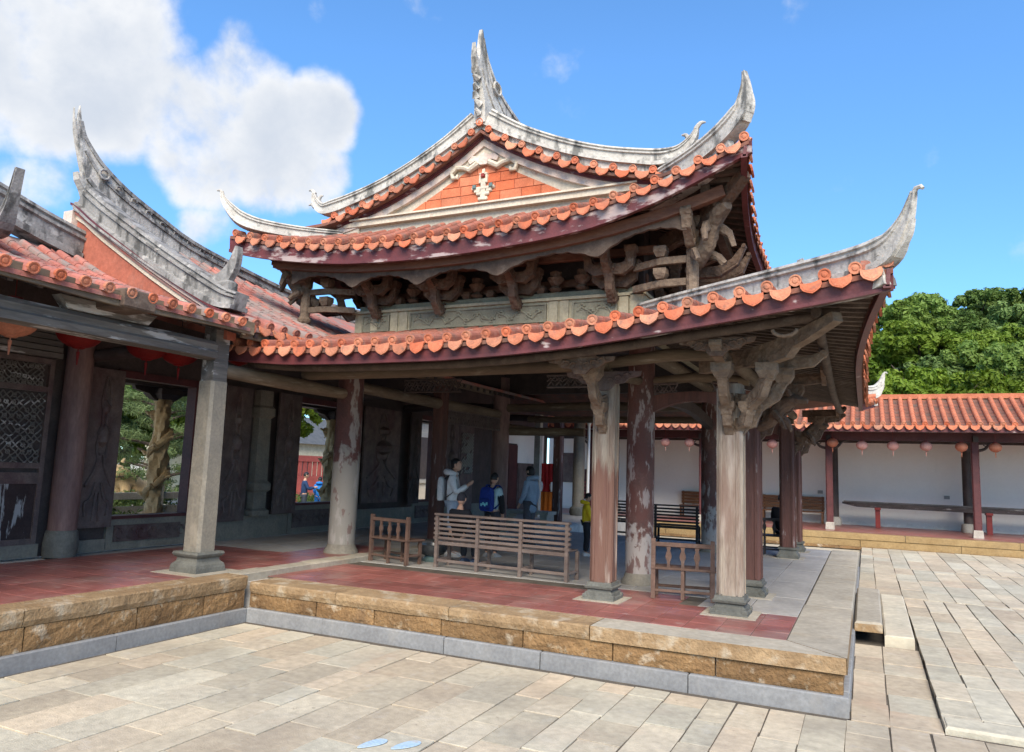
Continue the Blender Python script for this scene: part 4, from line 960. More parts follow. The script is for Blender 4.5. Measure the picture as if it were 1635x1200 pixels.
    for s in (-1, 1): q.obox((CX+s*.15, 10.145, 6.62), (.06, .03, .07), ch=.01)
    q.build('green_relief_leaf', 'celadon', gb)
    k = MB(); k.obox((CX, 10.14, 6.80), (.06, .03, .07), ch=.012); k.build('red_relief_bead', 'redpaint', gb)
gable()

# ---------------------------------------------------------------- eave timbers, valances, lower framing
def xbeam(pts, r, m='woodx', name='beam', parent=PAV, n=12):
    q = MB(); q.tube(pts, r, n); return q.build(name, m, parent, True)
def eave_timbers():
    xs = [-9.3+i*7.7/20 for i in range(21)]
    q = MB(); q.bar([V(x, 9.62, uez(x)-.36) for x in xs], .12, .15, (0, 1, 0)); q.build('eave_purlin', 'redbeam', PAV)
    # scalloped valances between the bracket sets
    cs = [-8.93, -7.62, -6.35, -4.93, -3.35, -2.1]
    for a, b in zip(cs, cs[1:]):
        n = 24; topz = [uez(lerp(a, b, i/n))-.43 for i in range(n+1)]; pts = []
        for i in range(n+1):
            t = i/n; e = abs(2*t-1); dep = .05+.20*e**2.2+.022*abs(math.sin(t*math.pi*7)); pts.append((lerp(a, b, t), topz[i]-dep))
        q = MB(); q.prism(pts+[(lerp(a, b, i/n), topz[i]+.0) for i in range(n, -1, -1)], lambda u, v, d: V(u, d, v), 9.70, 9.64); q.build('carved_valance', 'wood', PAV)
    q = MB(); ys = [9.6+i*8/20 for i in range(21)]; q.bar([V(-1.85, y, usz(y)-.26) for y in ys], .12, .15, (1, 0, 0)); q.build('eave_purlin', 'wood', PAV)
    # lower eave purlins following the curve
    xs = [-8.2+i*8.0/24 for i in range(25)]
    q = MB(); q.tube([V(x, 8.12, lez(x)-.27) for x in xs], .055, 10); q.build('eave_purlin', 'wood', PAV, True)
    ys = [8.0+i*11/24 for i in range(25)]
    q = MB(); q.tube([V(-.42, y, sz(y)-.27) for y in ys], .055, 10); q.build('eave_purlin', 'wood', PAV, True)
    xbeam([(-8.1, 9.2, 3.455), (-6, 9.2, 3.46), (-3.0, 9.2, 3.48)], [.085, .09, .085])
    xbeam([(-3.0, 9.2, 3.50), (-2.2, 9.2, 3.58), (-1.45, 9.2, 3.55)], [.07, .085, .07])
    xbeam([(-1.45, 9.2, 3.5), (-1.45, 13.5, 3.5), (-1.45, 17.9, 3.5)], .085, 'woody')
    xbeam([(-8.05, 16.3, 3.55), (-5.5, 16.3, 3.6), (-3.0, 16.3, 3.55)], .1, 'woodx')
    xbeam([(-8.05, 17.9, 3.4), (-5.5, 17.9, 3.4), (-1.45, 17.9, 3.4)], .085, 'woodx')
    xbeam([(-3, 10.75, 3.95), (-3, 16.3, 3.95)], .11, 'woody'); xbeam([(-8.05, 10.75, 4.0), (-3, 10.75, 4.0)], .12, 'dark')
    xbeam([(-3.0, 9.2, 3.35), (-3.0, 10.75, 3.45)], .07, 'woody')
    xbeam([(-8.08, 7.35, 3.30), (-8.06, 9.0, 3.27), (-8.06, 10.4, 3.25)], [.10, .11, .09], 'woody')
    xbeam([(-8.06, 10.4, 3.42), (-8.03, 13.35, 3.38), (-8.07, 16.3, 3.40)], [.10, .115, .10], 'woody')
    xbeam([(-8.07, 16.3, 3.1), (-8.06, 20.1, 3.15)], .10, 'woody')
    xbeam([(-8.07, 16.4, 3.0), (-6.0, 16.6, 3.0)], .1, 'woodx')
    # curved moon beams between core columns and outer posts
    for (a, b, z) in (((-3.0, 10.77), (-1.45, 10.77), 3.05), ((-3.0, 16.3), (-1.45, 16.3), 3.05)):
        q = MB(); P = [V(lerp(a[0], b[0], t), a[1], z+.16*math.sin(math.pi*t)) for t in [i/10 for i in range(11)]]
        q.bar(P, .16, [.14+.16*abs(2*t-1)**2 for t in [i/10 for i in range(11)]], (0, 1, 0)); carve(q, .01, 12).build('moon_beam', 'post2', PAV)
        xbeam([(-3.0, a[1], 3.42), (-2.2, a[1], 3.5), (-1.45, a[1], 3.42)], .07)
    q = MB(); q.bar([V(-3.0, 10.75+5.5*t, 3.15+.22*math.sin(math.pi*t)) for t in [i/10 for i in range(11)]], .14, .2, (1, 0, 0)); q.build('moon_beam', 'dark', PAV)
    # lattice carvings hung under the beams
    rng = random.Random(4)
    def lattice(p0, p1, h, name='carved_lattice', m='darkcarve'):
        q = MB(); p0, p1 = Vector(p0), Vector(p1); L = (p1-p0).length; n = int(L/.11)
        for i in range(n):
            a = p0.lerp(p1, i/n); b = p0.lerp(p1, (i+1)/n)+V(0, 0, rng.uniform(-.03, .03)); q.tube([a, b-V(0, 0, h)], .012, 5); q.tube([a-V(0, 0, h), b], .012, 5)
            q.tube([a-V(0, 0, h*.5), (a+b)/2-V(0, 0, h*.2), b-V(0, 0, h*.5)], .014, 5)
        q.tube([p0, p1], .018, 6); q.tube([p0-V(0, 0, h), p1-V(0, 0, h)], .018, 6)
        return tag(q.build(name, m, PAV), kind='stuff')
    lattice((-7.6, 11.3, 3.62), (-6.4, 11.3, 3.62), .22, m='dark'); lattice((-3.9, 9.25, 3.36), (-3.2, 9.25, 3.36), .16, m='dark')
    lattice((-8.0, 13.5, 3.28), (-8.0, 16.1, 3.28), .28); lattice((-2.85, 10.72, 3.40), (-2.45, 10.72, 3.40), .26); lattice((-1.95, 10.72, 3.40), (-1.6, 10.72, 3.40), .26)
    # inner ceiling over the side aisles, dark boards
eave_timbers()
def corbels(x, y, dirs, z=2.72, m='bracketpale', parent=PAV, top=3.34):
    """stacked eave corbels sprung from a post"""
    for i, (dx, dy, l) in enumerate(dirs):
        b = MB(); F = frame((x, y, z), (dx, dy))
        arm(b, F, [(.10, 0, -.16), (.15, 0, -.02), (.24*l, 0, .0), (.29*l, 0, .12)], .10, [.06, .15, .14, .10]); cup(b, F(.28*l, 0, .10), .09, .13)
        arm(b, F, [(.12, 0, .28), (.34*l, 0, .22), (.50*l, 0, .32), (.60*l, 0, .50)], .10, [.14, .17, .15, .11]); cup(b, F(.60*l, 0, .47), .115, .17)
        arm(b, F, [(.3, 0, .70), (.62*l, 0, .70), (.92*l, 0, .72), (1.04*l, 0, .80)], .11, [.13, .16, .13, .07])
        carve(b, .0015, 16, i).build('corbel', m, parent)
corbels(-3.03, 9.2, [(0, -1, 1)]); corbels(-1.45, 9.17, [(0, -1, 1), (.70, -.71, 1.12), (1, 0, 1)])
for y in (10.77, 16.28, 17.88): corbels(-1.45, y, [(1, 0, 1)], m='bracket')
# carved wings either side of the eave corbels
def wing(c, out, w=.42, h=.2, m='bracket'):
    F = frame(c, out); q = MB()
    for s in (-1, 1):
        pts = [(0, 0), (w, 0), (w*.96, -h*.25), (w*.7, -h*.35), (w*.55, -h*.62), (w*.3, -h*.66), (w*.16, -h), (0, -h)]
        if s > 0: pts = pts[::-1]
        q.prism([(u*s, v) for u, v in pts], lambda u, v, d: F(d, u, v), -.03, .03)
        for k in range(3): q.tube([F(.035, s*(w*(.2+.22*k)+.05*math.cos(t)), -h*(.5-.12*k)+.04*math.sin(t)) for t in (0, 1.2, 2.4, 3.6, 4.8)], [.016, .016, .014, .012, .006], 6)
    carve(q, .006, 20).build('carved_wing', m, PAV)
wing((-3.03, 8.2, 3.42), (0, -1)); wing((-1.45, 8.2, 3.58), (0, -1)); wing((-.48, 10.77, 3.55), (1, 0)); wing((-.48, 16.28, 3.5), (1, 0))
wing((-3.03, 9.05, 3.36), (0, -1), .5, .24, 'darkcarve')
# beast bracket under the lower corner and along the right side
def low_beast(x, y, z, n, s, seed, m='bracketpale'):
    n = Vector(n).normalized(); F = frame((x, y, z), n); b = MB()
    b.tube(catmull([F(.05, 0, 0), F(.22, 0, .10), F(.35, 0, .28), F(.52, 0, .38), F(.72, 0, .36)], 3), cat1([.07*s, .11*s, .13*s, .12*s, .05*s], 3), 10)
    for q in (-1, 1):
        b.tube([F(.5, q*.08, .44), F(.46, q*.13, .54), F(.38, q*.12, .58)], [.05, .04, .015], 7); b.tube([F(.3, q*.1, .2), F(.4, q*.17, .1), F(.46, q*.16, -.02)], [.06, .05, .03], 7)
    carve(b, .022, 12, seed).build('carved_beast', m, PAV, True)
low_beast(-1.38, 10.7, 2.75, (1, -.2, 0), .75, 5, 'bracket'); low_beast(-1.38, 16.28, 2.8, (1, 0, 0), .6, 6, 'bracket')
cb = MB(); n_ = V(.70, -.71, 0); F_ = frame((-1.45, 9.17, 3.42), n_)
cb.bar(catmull([F_(-.6, 0, .05), F_(.3, 0, .05), F_(1.1, 0, .12), F_(1.75, 0, .28)], 3), .12, cat1([.18, .18, .16, .10], 3), (n_.y, -n_.x, 0)); cb.build('corner_beam', 'bracketpale', PAV)
# tilted rainwater hopper ring seen under the front eave
rg = MB(); rg.tube([V(-.72+.12*math.cos(t), 7.95, 3.60+.07*math.sin(t)) for t in [i*math.pi/6-math.pi for i in range(7)]], .02, 8); rg.build('bamboo_ring', 'bracketpale', PAV, True)

# ---------------------------------------------------------------- side hall on the left
HALL = thing('temple_hall', 'long dark timber temple hall with porch, red tiled roof and tall swallowtail ridge', 'hall', (-10.9, 12, 0))
WX = -10.9
def hall_terrace():
    rng = random.Random(21)
    core = MB(); core.box(-14.6, PXL-.3, 1.2, 26.0, -.05, TZ-.03); t = core.build('terrace', 'mortar', HALL)
    e = PXL
    def run(a, b):
        ys = split_run(a, b, 1.1, 1.8, rng)
        for p, q in zip(ys, ys[1:]): slab(e-.2, e+.02, p+.004, q-.004, -.03, .165, .012, .004, rng).build('footing_stone', 'blue', t)
        ys = split_run(a, b, .8, 1.5, rng)
        for p, q in zip(ys, ys[1:]): rough_block(e-.2, e-.03, p+.008, q-.008, .168, .40, '+x', .03, 9, 4, rng).build('riser_stone', 'brown', t)
        ys = split_run(a, b, 1.6, 2.4, rng)
        for p, q in zip(ys, ys[1:]):
            m = MB(); n = 36
            m.rings([[V(e-.02+noise.noise(V(y*2, 3, 1))*.012, y, .405), V(e+.0+noise.noise(V(y*4, 9, 1))*.018, y, .46), V(e+noise.noise(V(y*3, 5, 2))*.012, y, TZ-.016), V(e-.02, y, TZ), V(e-.40, y, TZ), V(e-.40, y, .405)] for y in [lerp(p+.005, q-.005, i/n) for i in range(n+1)]])
            m.build2('cap_stone', 'cap', 'capface', t)
    run(1.3, 7.50)
    # low step where the terrace meets the pavilion floor
    for p, q in ((7.53, 9.0), (9.0, 11.2), (11.2, 13.6), (13.6, 16.2), (16.2, 18.8)): slab(e-.48, e-.16, p, q-.008, .42, TZ, .012, .006, rng).build('cap_stone', 'cap', t)
    y = 2.6; k = .345
    while y < 11.5:
        x = e-.405
        while x-k > -10.72:
            if not (y > 9.6 and x < -8.7):
                slab(x-k+.003, x-.003, y+.003, y+k-.003, TZ-.03, TZ+rng.uniform(-.001, .001), .004, .002, rng).build('floor_tile', 'redtile', t)
            x -= k
        y += k
    ys = split_run(9.7, 25.5, .7, 1.1, rng)
    for a, b in zip(ys, ys[1:]):
        for c, d in ((-10.75, -9.75), (-9.75, -8.75), (-8.75, -7.72)):
            if b < 11.5 and d > -8.7: continue
            slab(c+.004, d-.004, max(a, 11.52 if d > -8 else a)+.004, b-.004, TZ-.03, TZ+.0015, .005, .003, rng).build('floor_slab', 'greyslab', t)
    return t
TERR = hall_terrace()
def relief_panel(y0, y1, z0, z1, x=WX+.12, ang=0, seed=0, m='darkcarve'):
    """tall carved door leaf: stile frame, tassel lotus and drapery in relief"""
    p = MB(); p.box(x-.03, x+.02, y0, y1, z0, z1); w = y1-y0; c = (y0+y1)/2; h = z1-z0
    leaf = p.build('carved_leaf', m, HALL)
    q = MB(); X = x+.03
    for s in (-1, 1):
        q.tube(catmull([V(X, c+s*w*.03, z0+h*.95), V(X, c+s*w*.12, z0+h*.80), V(X, c+s*w*.05, z0+h*.66), V(X, c+s*w*.16, z0+h*.52), V(X, c+s*w*.09, z0+h*.42)], 4), .022, 6)
        q.tube(catmull([V(X, c+s*w*.04, z0+h*.46), V(X, c+s*w*.16, z0+h*.36), V(X, c+s*w*.36, z0+h*.27), V(X, c+s*w*.40, z0+h*.26)], 4), [.028]*13, 6)
        q.tube(catmull([V(X, c+s*w*.08, z0+h*.28), V(X, c+s*w*.2, z0+h*.18), V(X, c+s*w*.34, z0+h*.15), V(X, c+s*w*.3, z0+h*.07)], 4), .026, 6)
        q.tube([V(X, c+s*w*.06, z0+h*.22), V(X, c+s*w*.08, z0+h*.04)], [.03, .018], 6)
    q.lathe([(.01, 0), (w*.16, .08), (w*.2, .22), (w*.1, .34), (.01, .38)], (X-.02, c, z0+h*.50), 10)
    q.lathe([(.01, 0), (w*.12, .06), (w*.14, .16), (.01, .26)], (X-.02, c, z0+h*.70), 10)
    carve(q, .012, 9, seed).build('relief_carving', m, leaf, True)
    return leaf
def hall_wall():
    def seg(y0, y1, z0, z1, m='dark', name='wall_panel', x0=WX-.12, x1=WX+.02): 
        q = MB(); q.box(x0, x1, y0, y1, z0, z1); return q.build(name, m, HALL)
    # solid parts between the openings
    for y0, y1 in ((1.2, 8.0), (9.55, 12.1), (13.95, 16.8), (17.8, 26)): seg(y0, y1, .575, 3.45)
    seg(1.2, 26, 3.45, 4.9, 'dark', 'lintel_wall')
    # stone and timber dado under each opening
    for y0, y1, z1 in ((8.02, 9.53, 1.06), (12.12, 13.93, 1.16), (16.82, 17.78, 1.12)):
        seg(y0, y1, .575, z1, 'granite', 'window_dado', WX-.14, WX+.05)
        q = MB(); q.box(WX-.16, WX+.09, y0-.05, y1+.05, z1, z1+.05); q.build('window_sill', 'darkred', HALL)
        q = MB(); q.box(WX+.05, WX+.075, y0+.12, y1-.12, .70, z1-.10)
        for i in range(int((y1-y0)/.2)): q.tube([V(WX+.08, y0+.2+i*.2+.07*math.cos(t), lerp(.75, z1-.15, .5)+.08*math.sin(t)) for t in (0, 1, 2, 3, 4, 5)], [.02, .02, .02, .016, .012, .008], 6)
        carve(q, .008, 12).build('dado_relief', 'darkcarve', HALL)
        for y in (y0-.02, y1+.02):
            q = MB(); q.box(WX-.15, WX+.07, y-.05, y+.05, z1+.05, 3.45); q.build('window_jamb', 'darkred', HALL)
        q = MB(); q.box(WX-.13, WX+.06, y0, y1, 3.33, 3.45); q.build('window_head', 'darkred', HALL)
    # long plinth course
    for y0, y1 in ((1.3, 6.95), (7.45, 8.0), (9.57, 12.08), (13.98, 16.78), (17.83, 22)): seg(y0, y1, .575, 1.0 if y0 > 8 else .76, 'granite', 'plinth_stone', WX-.1, WX+.07)
    # carved leaves standing open
    relief_panel(7.44, 8.02, .95, 3.42, seed=1); relief_panel(10.15, 10.80, .92, 3.45, seed=2); relief_panel(11.48, 12.12, 1.02, 3.45, seed=3, x=WX+.2); relief_panel(14.45, 15.95, 1.15, 3.45, seed=4, x=WX+.12); relief_panel(16.3, 16.80, 1.1, 3.45, seed=5, x=WX+.22, m='dark'); relief_panel(18.2, 19.0, .95, 3.45, seed=6); 
    q = MB(); q.lathe([(.22, 0), (.22, .1), (.17, .14), (.17, .45), (.22, .5), (.22, .62), (.17, .68), (.16, 1.9), (.21, 1.95), (.21, 2.1), (.17, 2.15), (.17, 2.45)], (WX+.02, 11.13, 1.0), sq=4); q.build('stone_pilaster', 'granite', HALL)
    # lattice doors at the near end: dado, lattice light, top light
    rng = random.Random(6)
    ys = [3.5, 4.35, 5.2, 6.05, 6.90]
    for y0, y1 in zip(ys, ys[1:]):
        f = MB(); X0, X1 = WX+.02, WX+.075
        for (a, b, c, d) in ((y0, y0+.07, .76, 3.42), (y1-.07, y1, .76, 3.42), (y0, y1, .76, .84), (y0, y1, 1.62, 1.78), (y0, y1, 1.84, 1.92), (y0, y1, 2.95, 3.03), (y0, y1, 3.36, 3.44)): f.box(X0, X1 if b-a > .1 else X1+.003, a, b, c, d)
        door = f.build('lattice_door', 'darkcarve', HALL)
        q = MB(); q.box(X0+.0, X0+.03, y0+.07, y1-.07, .84, 1.62); q.build('door_dado', 'peelpanel', door)
        L = MB()
        for (za, zb, st) in ((1.92, 2.95, .10), (3.03, 3.36, .08)):
            n = int((y1-y0-.14)/st); mrows = int((zb-za)/st)
            for i in range(n):
                for j in range(mrows):
                    a = y0+.07+i*st; z = za+j*st
                    if rng.random() < .9: L.tube([V(X0+.035, a, z), V(X0+.04, a+st*.5+rng.uniform(-.02, .02), z+st*.5), V(X0+.035, a+st, z+st)], .011, 4)
                    if rng.random() < .9: L.tube([V(X0+.035, a+st, z), V(X0+.04, a+st*.5, z+st*.5+rng.uniform(-.02, .02)), V(X0+.035, a, z+st)], .011, 4)
                    if rng.random() < .4: L.tube([V(X0+.045, a+st*.5+.03*math.cos(t), z+st*.5+.03*math.sin(t)) for t in (0, 1.2, 2.4, 3.6, 4.8, 6)], .010, 4)
        tag(L.build('lattice', 'greybeam', door), kind='stuff')
    for k in range(5):
        q = MB(); q.box(WX+.03, WX+.16-.015*k, 3.3, 6.95, 3.46+.09*k, 3.535+.09*k); q.build('lintel_board', 'greybeam', HALL)
    round_column(WX+.22, 7.18, .19, 3.9, 'purplecol', 'drum', HALL, TZ, 'darkstone')
    round_column(WX+.15, 21.9, .19, 3.9, 'purplecol', 'drum', HALL, TZ, 'darkstone')
    # far end of the porch: painted doors and pale panels, lattice light
    for y0, y1, m, z0, z1 in ((19.1, 20.0, 'darkcarve', .8, 3.3), (22.4, 23.2, 'darkred', .7, 2.9), (23.25, 24.4, 'darkcarve', .7, 2.3)):
        q = MB(); q.box(WX+.02, WX+.10, y0, y1, z0, z1); q.box(WX+.1, WX+.12, y0+.08, y1-.08, z0+.2, z1-.2); q.build('door_leaf', m, HALL)
    q = MB(); q.box(WX+.02, WX+.05, 22.3, 25.6, 2.95, 3.45); q.box(WX+.02, WX+.05, 23.3, 25.6, 2.3, 2.95); q.build('pale_panel', 'white', HALL)
    q = MB()
    for i in range(7):
        for j in range(12):
            if rng.random() < .85: q.tube([V(WX+.14, 19.2+i*.1, 1.9+j*.1), V(WX+.14, 19.3+i*.1, 2.0+j*.1)], .02, 4)
    tag(q.build('lattice', 'palestone', HALL), kind='stuff')
hall_wall()
def hall_frame():
    # granite post on its dark base, timber head
    for y in (7.36, 2.7):
        p = MB(); k = .155
        rs = [[V(-8.08+u*k*s, y+v*k*s, z) for u, v in ((-1, -.75), (-.75, -1), (.75, -1), (1, -.75), (1, .75), (.75, 1), (-.75, 1), (-1, .75))] for z, s in ((TZ+.26, 1), (1.5, .99), (2.4, .95), (3.12, .92))]
        p.rings(rs); c = p.build('granite_post', 'granite', HALL)
        q = MB(); q.box(-8.08-.115, -8.08+.115, y-.12, y+.12, 3.12, 4.12); q.build('timber_head', 'greybeam', c)
        b = MB(); g = .17; b.lathe([(g*1.42, 0), (g*1.42, .06), (g*1.36, .10), (g*1.12, .14), (g*1.08, .18), (g*1.28, .21), (g*1.36, .235), (g*1.30, .262)], (-8.08, y, TZ+.006), sq=4); b.build('column_base', 'darkstone', c)
        d = MB(); d.box(-8.08-.4, -8.08+.4, y-.4, y+.4, TZ-.02, TZ+.006); d.build('base_slab', 'cap', c)
    q = MB(); n = 20; rs = []
    for i in range(n+1):
        y = lerp(2.7, 7.22, i/n); w = noise.noise(V(y, 2, 2))*.012
        rs.append([V(-8.08, y, 3.40+w), V(-7.9+w, y, 3.42), V(-7.885, y, 3.5+w), V(-7.91+w, y, 3.53), V(-7.895, y, 3.60), V(-7.95, y, 3.655+w), V(-8.1, y, 3.65)])
    q.rings(rs); q.build('porch_beam', 'greybeam', HALL)
    for (y, z) in ((5.62, 3.66),):
        q = MB(); q.prism([(-.5, .0), (-.2, .0), (.2, .0), (.5, .0), (.62, .14), (-.62, .14)], lambda u, v, d: V(d, y+u, z+v), -8.05, -7.9); q.build('beam_saddle', 'greybeam', HALL)
        q = MB(); q.box(-7.92, -7.42, y-.2, y+.2, 3.72, 3.94, .02); q.build('beam_head', 'wood', HALL)
    q = MB(); q.bar([V(-7.53, y, 3.835+.02*math.sin(y*2)) for y in [2.7+i*.34 for i in range(15)]], .05, .17, (1, 0, 0)); q.build('eave_board', 'woody', HALL)
    q = MB(); q.bar([V(-7.66, y, 3.80) for y in [7.38+i*.4 for i in range(20)]], .05, .15, (1, 0, 0)); q.build('eave_board', 'woody', HALL)
    for y in [2.8+.3*i for i in range(45)]:
        q = MB(); q.bar([V(-7.6, y, 3.78), V(-9.2, y, 4.25), V(-11.2, y, 4.95)], .06, .07, (0, 1, 0)); q.build('rafter', 'dark', HALL)
    for y in (7.36, 13.4, 16.3, 20.1):
        xbeam([(-8.08, y, 3.55), (-9.5, y, 3.62), (WX, y, 3.55)], .1, 'dark', 'porch_tie', HALL)
hall_frame()

# hall roofs: a low wing this side of the raised bay
HR = [(-11.45, 6.04), (-11.29, 5.98), (-10.8, 5.64), (-10.2, 5.28), (-9.45, 4.84), (-8.75, 4.46), (-8.09, 4.12), (-7.62, 3.95)]
def hrake(x): return table(HR, x)
def sag(y): return .40*min(1, max(0, (y-7.4)/4.5))**.8
def hz(x, y): return hrake(x)-sag(y)*max(0, min(1, (-7.7-x)/3.6))
def lowz(x): return 3.90+(-7.5-x)*.255+max(0, -9.3-x)**2*.10
def hall_roof():
    d = MB(); d.grid(lambda u, v: V(lerp(-7.58, -11.4, v), lerp(7.3, 26, u), hz(lerp(-7.58, -11.4, v), lerp(7.3, 26, u))-.06), 24, 10, (0, 0, -.06))
    d.grid(lambda u, v: V(lerp(-15.0, -11.4, v), lerp(7.3, 26, u), hz(lerp(-7.8, -11.4, v), lerp(7.3, 26, u))-.06), 24, 10, (0, 0, -.06))
    roof = d.build('raised_roof', 'hallpan', HALL)
    y = 7.56
    while y < 12.2:
        barrel([V(x, y, hz(x, y)) for x in (-7.58, -8.2, -8.9, -9.6, -10.4, -11.2)], .06, 'hallpan', 'barrel', roof); y += .27
    y = 7.43
    while y < 10.6: drip(V(-7.55, y, hz(-7.58, y)-.05), (1, 0), roof); y += .27
    # gable wall facing the court
    g = MB(); xs = [x for x, z in HR]; top = [(x, hrake(x)+.02) for x in (-11.4, -11.0, -10.6, -10.2, -9.8, -9.4, -9.0, -8.6, -8.2, -7.9)]
    g.prism(top[::-1]+[(-11.4, 4.6), (-7.9, 3.7)], lambda u, v, dd: V(u, dd, v), 7.36, 7.52); gb = g.build('gable_wall', 'orangewall', HALL)
    def strip(z0, z1, y0, y1, m, nm):
        q = MB(); q.rings([[V(x, y0, hrake(x)+z0), V(x, y0, hrake(x)+z1), V(x, y1, hrake(x)+z1), V(x, y1, hrake(x)+z0)] for x in [-11.42+i*3.85/16 for i in range(17)]]); q.build(nm, m, gb)
    strip(-.20, -.06, 7.33, 7.37, 'cream', 'rake_band'); strip(-.065, .015, 7.27, 7.38, 'creamrake', 'rake_moulding'); strip(.0, .04, 7.22, 7.40, 'fascia', 'rake_tile')
    # left return of the gable apex
    q = MB(); q.box(-11.62, -11.40, 7.26, 7.5, 5.65, 5.95); q.build('gable_return', 'creamrake', gb)
    # raking ridge with curled end
    P = [V(x, 7.38, hrake(x)+.21) for x in (-11.25, -10.8, -10.2, -9.6, -9.0, -8.4, -8.0)]+[V(-7.72, 7.38, 4.22)]
    ridge(catmull(P, 3), cat1([.42, .42, .40, .38, .36, .34, .30, .24], 3), .26, 'raking_ridge', 'ridgedark', roof)
    q = MB(); q.bar(catmull([V(-8.25, 7.33, 4.50), V(-8.02, 7.33, 4.55), V(-7.86, 7.33, 4.72), V(-7.80, 7.33, 4.90), V(-7.79, 7.33, 5.0)], 3), .10, cat1([.20, .22, .17, .10, .04], 3), (0, 1, 0)); q.build('ridge_curl', 'ridgedark', roof)
    q = MB(); q.obox((-8.0, 7.34, 4.42), (.3, .16, .2), ch=.03); carve(q, .03, 9).build('ridge_ornament', 'ridgedark', roof)
    # main ridge: forked swallowtail and sweeping moulded body, in the plane over the wall
    top = [(7.15, 7.66), (7.19, 7.45), (7.28, 7.22), (7.46, 7.0), (7.66, 6.83), (8.09, 6.58), (8.74, 6.33), (9.45, 6.10), (10.7, 5.92), (12.6, 5.74), (14.5, 5.85), (20, 6.2), (26, 6.6)]
    bot = [(26, 5.6), (20, 5.3), (14.5, 5.1), (12.6, 5.12), (10.7, 5.30), (9.4, 5.50), (8.4, 5.75), (7.45, 6.02)]
    front = [(7.40, 6.15), (7.33, 6.30), (7.23, 6.44), (7.20, 6.56), (7.27, 6.46), (7.27, 6.58), (7.335, 6.49), (7.30, 6.62), (7.26, 6.72), (7.16, 7.0), (7.095, 7.2), (7.07, 7.42), (7.06, 7.59), (7.085, 7.42), (7.115, 7.36), (7.13, 7.45)]
    m = MB(); tp_ = lambda v, u: 1-.75*max(0, min(1, (v-6.2)/1.0))*(1 if u < 9 else 0); m.prism((top+bot+front)[::-1], lambda u, v, dd: V(-11.35+dd*tp_(v, u), u, v), -.09, .09); mr = m.build('main_ridge', 'ridge', roof)
    def st(pts, w, h): q = MB(); cp = catmull([V(-11.35, a, b) for a, b in pts], 3); q.bar(cp, [w*tp_(c.z, c.y) for c in cp], h, (1, 0, 0)); q.build('ridge_moulding', 'ridgedark', mr)
    st([(a, b-.04) for a, b in top[1:12]], .28, .06); st([(7.3, 6.95), (7.6, 6.62), (8.1, 6.36), (8.8, 6.12), (9.5, 5.92), (10.7, 5.74), (12.6, 5.52), (16, 5.5)], .25, .05)
    st([(7.36, 6.5), (7.7, 6.24), (8.2, 6.04), (8.9, 5.82), (9.6, 5.66), (10.7, 5.5), (12.6, 5.32), (16, 5.3)], .27, .06); st([(7.42, 6.2), (7.8, 6.04), (8.5, 5.82), (9.4, 5.58), (10.7, 5.38)], .30, .06)
    for k in range(9):
        q = MB(); y = 7.9+k*.3; z = table([(7.3, 6.75), (8.1, 6.46), (8.8, 6.2), (9.5, 6.0), (10.7, 5.82)], y)-.02; q.tube([V(-11.24, y+.06*math.cos(t), z+.045*math.sin(t)) for t in (0, 1.2, 2.4, 3.6, 4.8)], [.02, .02, .018, .014, .008], 6); q.build('ridge_relief', 'ridgedark', mr, True)
    q = MB(); q.tube([V(-11.24, 7.62+.09*math.cos(t), 6.66+.08*math.sin(t)) for t in [i*.7 for i in range(10)]], .022, 6); q.build('ridge_relief', 'ridgedark', mr, True)
    # low wing roof
    d = MB(); d.grid(lambda u, v: V(lerp(-7.48, -11.3, v), lerp(1.6, 7.36, u), lowz(lerp(-7.48, -11.3, v))-.05), 10, 8, (0, 0, -.05))
    d.grid(lambda u, v: V(lerp(-15.0, -11.3, v), lerp(1.6, 7.36, u), lowz(lerp(-7.48, -11.3, v))-.05), 10, 8, (0, 0, -.05)); lw = d.build('wing_roof', 'hallpan', HALL)
    y = 2.2
    while y < 7.3:
        barrel([V(x, y, lowz(x)+.01) for x in (-7.42, -8.0, -8.6, -9.2, -9.8, -10.4, -11.0)], .058, 'hallpan', 'terracotta', lw); y += .275
    # broken pan tiles lying between the rows
    rng = random.Random(9)
    for k in range(60):
        y = 2.3+.275*rng.randint(0, 17)+.137; x = rng.uniform(-10.9, -7.6); q = MB(); w = .085
        q.rings([[V(x, y-w, lowz(x)+.02), V(x, y, lowz(x)-.02), V(x, y+w, lowz(x)+.02), V(x, y+w, lowz(x)), V(x, y, lowz(x)-.04), V(x, y-w, lowz(x))], [V(x-.25, y-w, lowz(x-.25)+.04), V(x-.25, y, lowz(x-.25)), V(x-.25, y+w, lowz(x-.25)+.04), V(x-.25, y+w, lowz(x-.25)+.02), V(x-.25, y, lowz(x-.25)-.02), V(x-.25, y-w, lowz(x-.25)+.02)]]); q.build('pan_tile', 'hallpan', lw)
    q = MB(); rs = []
    P = [V(-11.3, y, z) for y, z in ((7.36, 5.36), (6.8, 5.47), (6.2, 5.62), (5.4, 5.85), (4.6, 6.1), (3.6, 6.3))]; ridge(catmull(P, 3), [.5]*16, .3, 'wing_ridge', 'ridgedark', lw)
    P = [V(-11.0, 5.55, 5.15), V(-10.4, 5.45, 4.98), V(-9.9, 5.38, 4.93), V(-9.72, 5.36, 5.05), V(-9.6, 5.34, 5.3), V(-9.5, 5.32, 5.6)]; ridge(catmull(P, 3), cat1([.25, .26, .24, .17, .11, .09], 3), cat1([.22, .22, .2, .14, .1, .08], 3), 'wing_hip', 'ridgedark', lw)
    g = MB(); g.box(-15, -7.6, 1.5, 1.62, .575, 3.9); g.build('end_wall', 'dark', HALL)
hall_roof()
